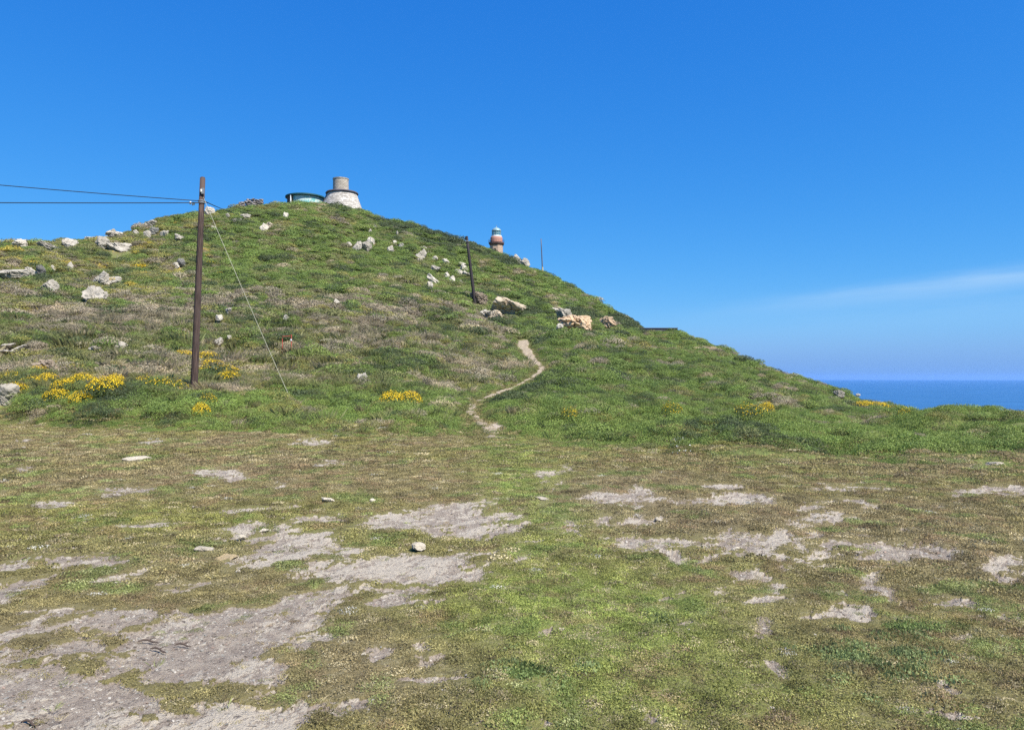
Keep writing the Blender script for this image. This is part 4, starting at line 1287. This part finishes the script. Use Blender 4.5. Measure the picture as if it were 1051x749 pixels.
# turf of the field
turf_p = [leaf_mesh('turf_small', 110, .065, .014, .011, .005, M_BLADE, s, .9, .9) for s in (21, 22, 23)] + \
         [leaf_mesh('turf_mid', 100, .09, .018, .017, .008, M_BLADE, s, .9, .9) for s in (24, 25)] + \
         [leaf_mesh('turf_far', 100, .16, .024, .030, .013, M_BLADE, s, .9, .9) for s in (26, 27)]
turf_p += [tuft_mesh('stem_tuft', 14, .03, .032, .0016, M_BLADE, s, 1.1) for s in (28, 29)]
turf_c = proto_collection('turf_plants', turf_p)
sets = []
for d0, d1, dens, i0, i1 in ((1.9, 7.0, 420, 0, 3), (6.6, 14, 190, 3, 5), (13.5, 36, 62, 5, 7)):
    x, y, az, d = polar_pts(d0, d1, dens, .86)
    keep = (d < lookup(EDGE_D, np.clip(az, AZG[0], AZG[-1])) + 3.2)
    x, y, d = x[keep], y[keep], d[keep]
    z = height(x, y); px, py = project(x, y, z)
    bm_ = bare_mask(x, y, px, py)
    for q_ in (-1, 1):
        off = q_ * 0.013 * d
        bm_ = np.maximum(bm_, 0.8 * bare_mask(x * (1 + off / d), y * (1 + off / d), *project(x * (1 + off / d), y * (1 + off / d), z)))
    br, gr = turf_tones(x, y, px, py)
    lone = (rng.random(len(x)) < .16) & (bm_ > .5) & (fbm(x, y, .5, 3, .6, 61) > .02)
    keep = (rng.random(len(x)) > bm_ * 1.03 + 0.12 * br) | lone
    keep &= rock_free(x, y, 0)
    x, y, d, z, px, py, bm_, br, gr = (q[keep] for q in (x, y, d, z, px, py, bm_, br, gr))
    n = len(x)
    c = np.array((0.268, 0.250, 0.078)) * (1 - br[:, None]) + np.array((0.300, 0.235, 0.135)) * br[:, None]
    c = c * (1 - gr[:, None]) + np.array((0.270, 0.318, 0.082)) * gr[:, None]
    # bluish green weed patches
    wd = np.zeros(n)
    for cx, cy, rx, ry in ((540, 698, 42, 13), (680, 637, 18, 5), (890, 684, 60, 19), (935, 650, 25, 8), (150, 690, 1, 1)):
        wd = np.maximum(wd, np.exp(-((px - cx) / rx) ** 2 - ((py - cy) / ry) ** 2))
    wsel = (rng.random(n) < wd * 0.6)
    c = np.where(wsel[:, None], np.array((0.19, 0.235, 0.09)), c)
    r_ = rng.random(n)
    c = np.where(((r_ < .10) & ~wsel)[:, None], np.array((0.44, 0.375, 0.22)), c)
    c = np.where(((r_ > .93) & ~wsel)[:, None], np.array((0.13, 0.105, 0.055)), c)
    mo = fbm(x, y, .16, 3, .6, 71)[:, None]; m2 = fbm(x, y, .45, 3, .6, 72); m3 = fbm(x, y, .3, 3, .6, 73)
    c = np.where((m2 > .40)[:, None], c * .45 + np.array((0.20, 0.285, 0.075)) * .55, c)
    c = np.where((m3 > .42)[:, None], c * .5 + np.array((0.27, 0.18, 0.105)) * .5, c)
    c = c * np.clip(1 + .42 * mo, .55, 1.5)
    c = np.where(((r_ > .12) & (r_ < .1225))[:, None], np.array((0.62, 0.60, 0.52)), c)
    c = c * rng.uniform(.75, 1.25, (n, 1))
    s = rng.uniform(.7, 1.25, n) * np.where(wsel, 1.25, 1) * np.where(bm_ > .5, .6, 1)
    sc = np.stack([s, s, s * rng.uniform(.6, 1.5, n) * np.where(wsel, 1.5, 1)], 1)
    rot = np.stack([rng.normal(0, .1, n), rng.normal(0, .1, n), rng.uniform(0, 6.28, n)], 1)
    zt = z + 0.018 * (1 - bm_) + 0.012 * fbm(x, y, 0.25, 3, .6, 15) + 0.02 * fbm(x, y, 0.7, 2, .6, 16)
    sets.append([np.stack([x, y, zt], 1), rot, sc, c, rng.integers(i0, i1, n)])
x, y, az, d = polar_pts(2.9, 10, 16, .64)
keep = (d < lookup(EDGE_D, az)) & (fbm(x, y, .8, 3, .6, 62) > .02)
x, y, d = x[keep], y[keep], d[keep]; n = len(x); z = height(x, y)
s = rng.uniform(.5, 1.2, n)
c = np.array([(0.46, 0.39, 0.23), (0.22, 0.25, 0.08), (0.16, 0.12, 0.07)])[rng.choice(3, n, p=[.5, .35, .15])] * rng.uniform(.8, 1.2, (n, 1))
sets.append([np.stack([x, y, z + .01], 1), np.stack([rng.normal(0, .25, n), rng.normal(0, .25, n), rng.uniform(0, 6.28, n)], 1), np.stack([s, s, s], 1), c, rng.integers(7, 9, n)])
px_, py_ = [], []
for (x0, y0, w0), (x1, y1, w1) in zip(path_xy[:-1], path_xy[1:]):
    n = int(math.hypot(x1 - x0, y1 - y0) * 75)
    tt = rng.random(n); off = rng.normal(0, .75, n)
    dx, dy = x1 - x0, y1 - y0; q = math.hypot(dx, dy)
    px_.append(x0 + dx * tt + dy / q * off); py_.append(y0 + dy * tt - dx / q * off)
x, y = np.concatenate(px_), np.concatenate(py_)
pdd = path_dist(x, y); over = np.hypot(x, y) - lookup(EDGE_D, np.arctan2(x, y))
z = height(x, y); px, py = project(x, y, z)
onsheet = (pdd < 0.08 * rng.normal(0, 1, len(x))) & ((py < 409) | (rng.random(len(x)) < .42))
gr_ = np.exp(-(((px - 510) / 13) ** 2 + ((py - 438) / 6.5) ** 2) * 1.2)
keep = ~onsheet & (over > -.2) & (gr_ + .25 * rng.normal(0, 1, len(x)) < .5) & (pdd < 1.3)
x, y, z, py = x[keep], y[keep], z[keep], py[keep]; n = len(x)
c = np.where(rng.random((n, 1)) < .5, np.array((0.27, 0.235, 0.10)), np.array((0.17, 0.20, 0.06))) * rng.uniform(.7, 1.25, (n, 1))
s = rng.uniform(.7, 1.3, n) * np.where(py < 400, 1.3, 1.0)
sets.append([np.stack([x, y, z], 1), np.stack([rng.normal(0, .1, n), rng.normal(0, .1, n), rng.uniform(0, 6.28, n)], 1), np.stack([s, s, s * rng.uniform(1, 3.5, n)], 1), c, rng.integers(5, 7, n)])
scatter('turf', cat_(0), cat_(1), cat_(2), cat_(3), cat_(4), turf_c, 'short olive turf growing in patches over the field', 'turf')

# (the turf also lines the foot of the path)
# loose gravel
t = NT('gravel_stone')
c = t.attr('plantcol', 'INSTANCER').outputs['Color']
n = t.noise(40, 4, .7, t.obj())
t.bsdf(t.mix(1.0, c, t.mix(n, (.6, .6, .6), (1.35, 1.33, 1.3)), 'MULTIPLY'), .9, n, .5, .005)
peb = []
for s in range(5):
    v, f = rock_verts(900 + s, 2, 9, .12)
    peb.append(mesh_np('pebble', v * np.array((1.15, .7, .34)), f, t.m))
peb_c = proto_collection('pebbles', peb)
sets = []
for d0, d1, dens, s0, s1 in ((2.9, 7, 1300, .003, .013), (7, 15, 240, .005, .022), (15, 30, 14, .012, .045)):
    x, y, az, d = polar_pts(d0, d1, dens, .64)
    z = height(x, y); px, py = project(x, y, z)
    bm_ = bare_mask(x, y, px, py)
    keep = (rng.random(len(x)) < bm_ * .8 + .02) & (d < lookup(EDGE_D, az))
    x, y, z, bm_ = x[keep], y[keep], z[keep], bm_[keep]; n = len(x)
    zt = z + 0.018 * (1 - bm_) + 0.012 * fbm(x, y, 0.25, 3, .6, 15) + 0.02 * fbm(x, y, 0.7, 2, .6, 16)
    s = s0 + (s1 - s0) * rng.random(n) ** 3.2
    c = np.array([(0.40, 0.365, 0.305), (0.26, 0.25, 0.215), (0.15, 0.125, 0.10), (0.30, 0.22, 0.17)])[rng.choice(4, n, p=[.40, .22, .30, .08])] * rng.uniform(.8, 1.15, (n, 1))
    rot = np.stack([rng.normal(0, .2, n), rng.normal(0, .2, n), rng.uniform(0, 6.28, n)], 1)
    sets.append([np.stack([x, y, zt + s * .15], 1), rot, np.stack([s, s, s], 1), c, rng.integers(0, 5, n)])
scatter('gravel', cat_(0), cat_(1), cat_(2), cat_(3), cat_(4), peb_c, 'loose pale gravel lying on the bare patches', 'gravel')

# ------------------------------------------------------------------ gorse in bloom, each bush its own thing
M_GLEAF = mat_leaf('gorse_leaf', False, (0.085, 0.115, 0.028))
M_GFLOW = mat_leaf('gorse_flower', False, (0.76, 0.53, 0.018), .15)
M_WFLOW = mat_leaf('white_flower', False, (0.75, 0.74, 0.68), .15)
GL = [leaf_mesh('foliage', 700, .5, .42, .05, .022, M_GLEAF, 40 + s, .7, .5, .1) for s in range(3)]
GF = [leaf_mesh('blossom', 900, .49, .46, .036, .032, M_GFLOW, 50 + s, .5, .22, .1) for s in range(3)]
GS = [leaf_mesh('blossom', 260, .49, .46, .036, .030, M_GFLOW, 60 + s, .5, .25, .1) for s in range(3)]
WF = [leaf_mesh('blossom', 46, .49, .47, .045, .04, M_WFLOW, 70, .5, .25, .1)]
GORSE = [  # px, py (foot), w, h, dense?, label
    (402, 416, 20, 13, 1, 'bright yellow gorse, left half of the clump by the foot of the path'),
    (418, 415, 18, 12, 1, 'bright yellow gorse, right half of the clump by the foot of the path'),
    (38, 385, 15, 8, 1, 'small yellow gorse beside the brown earth hump, left of it'),
    (58, 380, 20, 7, 1, 'yellow gorse behind the top of the brown earth hump'),
    (77, 382, 17, 6, 0, 'sparsely flowering gorse right of the brown earth hump'),
    (9, 391, 14, 6, 0, 'small sparse gorse at the left edge above the big pale boulder'),
    (17, 404, 18, 9, 1, 'bright gorse just right of the big boulder at the left edge'),
    (33, 395, 14, 6, 0, 'sparse gorse between the big boulder and the brown earth hump'),
    (51, 394, 15, 6, 1, 'small bright gorse right in front of the brown earth hump'),
    (66, 400, 18, 8, 1, 'yellow gorse in front and right of the brown earth hump'),
    (86, 394, 17, 9, 1, 'gorse standing taller in the middle of the left yellow patch'),
    (108, 402, 24, 14, 1, 'broadest and brightest gorse of the left yellow patch'),
    (119, 395, 14, 8, 1, 'gorse on the right end of the left yellow patch'),
    (58, 411, 18, 5, 1, 'low gorse strip along the lower edge of the left yellow patch'),
    (84, 414, 15, 7, 1, 'lowest bright gorse of the left yellow patch'),
    (105, 367, 9, 4, 0, 'tiny gorse between the twin pointed stones'),
    (188, 367, 17, 6, 1, 'yellow gorse just left of the wooden pole'),
    (212, 370, 20, 8, 1, 'uppermost yellow gorse right of the wooden pole'),
    (217, 377, 22, 7, 1, 'second yellow gorse down, right of the wooden pole'),
    (222, 383, 30, 7, 1, 'widest yellow gorse right of the wooden pole'),
    (234, 391, 19, 9, 1, 'yellow topped gorse casting a dark shade, lowest right of the wooden pole'),
    (172, 401, 26, 13, 0, 'sparsely flowering gorse left of the wooden pole foot'),
    (151, 395, 18, 7, 0, 'faintly flowering gorse farther left of the wooden pole foot'),
    (207, 427, 12, 9, 1, 'small yellow gorse on the green bank below the wooden pole'),
    (213, 415, 12, 5, 0, 'sparse gorse on the bank edge just right of the pole foot'),
    (787, 423, 11, 5, 1, 'small bright gorse on the right-hand green bank'),
    (772, 428, 24, 5, 0, 'pale sparse gorse left below the small bright one'),
    (886, 419, 15, 7, 1, 'yellow gorse against the sea, its left half'),
    (901, 419, 16, 6, 1, 'yellow gorse against the sea, its right half'),
    (690, 427, 14, 5, 0, 'sparse gorse on the green bank right of the path'),
    (928, 431, 10, 4, 0, 'tiny sparse gorse below the gorse against the sea'),
    (585, 432, 14, 7, 0, 'sparse gorse on the bank just right of the path foot'),
    (143, 277, 15, 5, 1, 'yellow gorse high on the left slope near the dark boulder'),
    (116, 289, 12, 4, 1, 'orange yellow gorse growing behind the boulder pair'),
    (33, 274, 8, 6, 0, 'yellowish gorse high on the left slope above the wedge slab'),
    (6, 297, 12, 6, 0, 'yellowish gorse by the left edge under the long flat boulder'),
    (213, 272, 14, 4, 0, 'faint gorse on the slope right of the pole, level with the dark boulder'),
]
for i, (px, py, w, h, dense, lab) in enumerate(GORSE):
    c = at(px, py); kk = c.y / F
    root = empty('gorse_bush', c, lab, 'gorse', 'flowering gorse bushes', random.uniform(0, 6.28))
    s = w * kk * 1.8; hh = max(h * kk, 0.37)
    root.scale = (s, s * 0.85, hh / 0.42)
    link('foliage', GL[i % 3], root); link('blossom', (GF if dense else GS)[(i + 1) % 3], root)
c = at(697, 466); kk = c.y / F
root = empty('flowering_shrub', c, 'dark shrub dotted with white flowers at the edge of the field', 'shrub')
root.scale = (26 * kk, 20 * kk, .9)
link('foliage', GL[0], root); link('blossom', WF[0], root)

# ------------------------------------------------------------------ light and sky
SUN_EL, SUN_AZ = 53.0, 132.0                  # azimuth clockwise from +Y (the view direction)
sx, sy = math.sin(R(SUN_AZ)), math.cos(R(SUN_AZ))
sd = Vector((sx * math.cos(R(SUN_EL)), sy * math.cos(R(SUN_EL)), math.sin(R(SUN_EL))))
L = bpy.data.lights.new('sun', 'SUN'); L.energy = 4.6; L.angle = R(0.53); L.color = (1.0, 0.955, 0.89)
so = bpy.data.objects.new('sun', L); COL.objects.link(so)
so.rotation_euler = sd.to_track_quat('Z', 'Y').to_euler(); so.location = (30, -30, 60)

w = bpy.data.worlds.new('World'); scene.world = w; w.use_nodes = True
nt = w.node_tree; nt.nodes.clear()
out = nt.nodes.new('ShaderNodeOutputWorld'); bg = nt.nodes.new('ShaderNodeBackground'); bg.inputs[1].default_value = 0.10
sky = nt.nodes.new('ShaderNodeTexSky'); sky.sky_type = 'NISHITA'; sky.sun_disc = False
sky.sun_elevation = R(SUN_EL); sky.sun_rotation = R(SUN_AZ)
sky.altitude = 60; sky.air_density = 1.0; sky.dust_density = 0.3; sky.ozone_density = 4.0
tc = nt.nodes.new('ShaderNodeTexCoord')


def wm(op, a, b=0.0, c=None, clamp=False):
    o = nt.nodes.new('ShaderNodeMath'); o.operation = op; o.use_clamp = clamp
    for s, v in zip(o.inputs, (a, b, c)):
        if v is None:
            continue
        if isinstance(v, bpy.types.NodeSocket):
            nt.links.new(v, s)
        else:
            s.default_value = v
    return o.outputs[0]


def wdot(vec):
    o = nt.nodes.new('ShaderNodeVectorMath'); o.operation = 'DOT_PRODUCT'
    nt.links.new(tc.outputs['Generated'], o.inputs[0]); o.inputs[1].default_value = vec
    return o.outputs['Value']


def pdir(px, py):
    a, y, z = ray(px, py)
    return Vector((float(a), float(y), float(z))).normalized()


def cirrus(pa, pb, width, strength, amt_seed):
    A_, B_ = pdir(*pa), pdir(*pb)
    nrm = A_.cross(B_).normalized(); tan_ = (B_ - A_).normalized()
    mp = nt.nodes.new('ShaderNodeTexNoise'); mp.inputs['Scale'].default_value = 1.0; mp.inputs['Detail'].default_value = 6; mp.inputs['Roughness'].default_value = .55
    cx = nt.nodes.new('ShaderNodeCombineXYZ')
    nt.links.new(wm('MULTIPLY', wdot(tan_), 9.0), cx.inputs[0]); nt.links.new(wm('MULTIPLY', wdot(nrm), 80.0), cx.inputs[1]); cx.inputs[2].default_value = amt_seed
    nt.links.new(cx.outputs[0], mp.inputs['Vector'])
    n_ = mp.outputs['Fac']
    dd = wm('DIVIDE', wm('ADD', wdot(nrm), wm('MULTIPLY', wm('SUBTRACT', n_, .5), width * 1.2)), width)
    band = wm('EXPONENT', wm('MULTIPLY', wm('MULTIPLY', dd, dd), -1.0))
    mr = nt.nodes.new('ShaderNodeMapRange'); mr.interpolation_type = 'SMOOTHSTEP'
    nt.links.new(wdot(tan_), mr.inputs[0]); mr.inputs[1].default_value = A_.dot(tan_) - .06; mr.inputs[2].default_value = B_.dot(tan_)
    return wm('MULTIPLY', wm('MULTIPLY', band, mr.outputs[0]), wm('MULTIPLY', wm('ADD', n_, .25), strength))


sep = nt.nodes.new('ShaderNodeSeparateColor'); nt.links.new(sky.outputs[0], sep.inputs[0])
com = nt.nodes.new('ShaderNodeCombineColor')
for i_, (a_, p_) in enumerate(((.44, 1.55), (.47, .817), (.64, .418))):     # the camera's deep blue rendering of a clear sky
    nt.links.new(wm('MULTIPLY', wm('POWER', wm('MULTIPLY', sep.outputs[i_], .1), p_), a_ * 10), com.inputs[i_])
hz_ = nt.nodes.new('ShaderNodeMapRange'); hz_.interpolation_type = 'SMOOTHSTEP'
nt.links.new(wdot((0, 0, 1)), hz_.inputs[0]); hz_.inputs[1].default_value = .075; hz_.inputs[2].default_value = -.005; hz_.inputs[3].default_value = 0; hz_.inputs[4].default_value = .9
hs = nt.nodes.new('ShaderNodeMix'); hs.data_type = 'RGBA'
nt.links.new(hz_.outputs[0], hs.inputs[0]); nt.links.new(com.outputs[0], hs.inputs[6]); hs.inputs[7].default_value = (1.0, 2.15, 4.5, 1)
c1 = cirrus((690, 326), (1051, 284), .011, .42, 0.0)
c2 = cirrus((700, 340), (1051, 312), .022, .16, 4.0)
ctot = wm('ADD', c1, c2, None, True)
mx = nt.nodes.new('ShaderNodeMix'); mx.data_type = 'RGBA'
nt.links.new(ctot, mx.inputs[0]); nt.links.new(hs.outputs[2], mx.inputs[6]); mx.inputs[7].default_value = (3.2, 4.4, 5.6, 1)
nt.links.new(mx.outputs[2], bg.inputs[0]); nt.links.new(bg.outputs[0], out.inputs[0])

# ------------------------------------------------------------------ sea haze
t = NT('sea_haze')
pv_ = t.n('ShaderNodeVolumePrincipled'); pv_.inputs['Color'].default_value = (0.33, 0.58, 1.0, 1); pv_.inputs['Density'].default_value = 3.4e-5; pv_.inputs['Anisotropy'].default_value = 0.2
t.l(pv_.outputs[0], t.out.inputs['Volume'])
HS_, HB, HT = 22000, SEA - 3.5, 60.0
hm_ = bpy.data.meshes.new('haze')
hm_.from_pydata([(a * HS_, b * HS_, z) for a in (-1, 1) for b in (-1, 1) for z in (HB, HT)], [], [(0, 1, 3, 2), (4, 6, 7, 5), (0, 4, 5, 1), (2, 3, 7, 6), (0, 2, 6, 4), (1, 5, 7, 3)])
hm_.materials.append(t.m)
tag(link('haze', hm_), 'thin pale sea haze lying over water and headland', 'haze', kind='stuff')
scene.cycles.volume_bounces = 1

# ------------------------------------------------------------------ output
vs = scene.view_settings
scene.display_settings.display_device = 'sRGB'
vs.view_transform = 'Standard'; vs.look = 'None'; vs.exposure = 0.85; vs.gamma = 1.0; vs.use_curve_mapping = False
scene.render.engine = 'CYCLES'
scene.cycles.max_bounces = 6; scene.cycles.diffuse_bounces = 3; scene.cycles.transparent_max_bounces = 8
scene.cycles.use_denoising = False
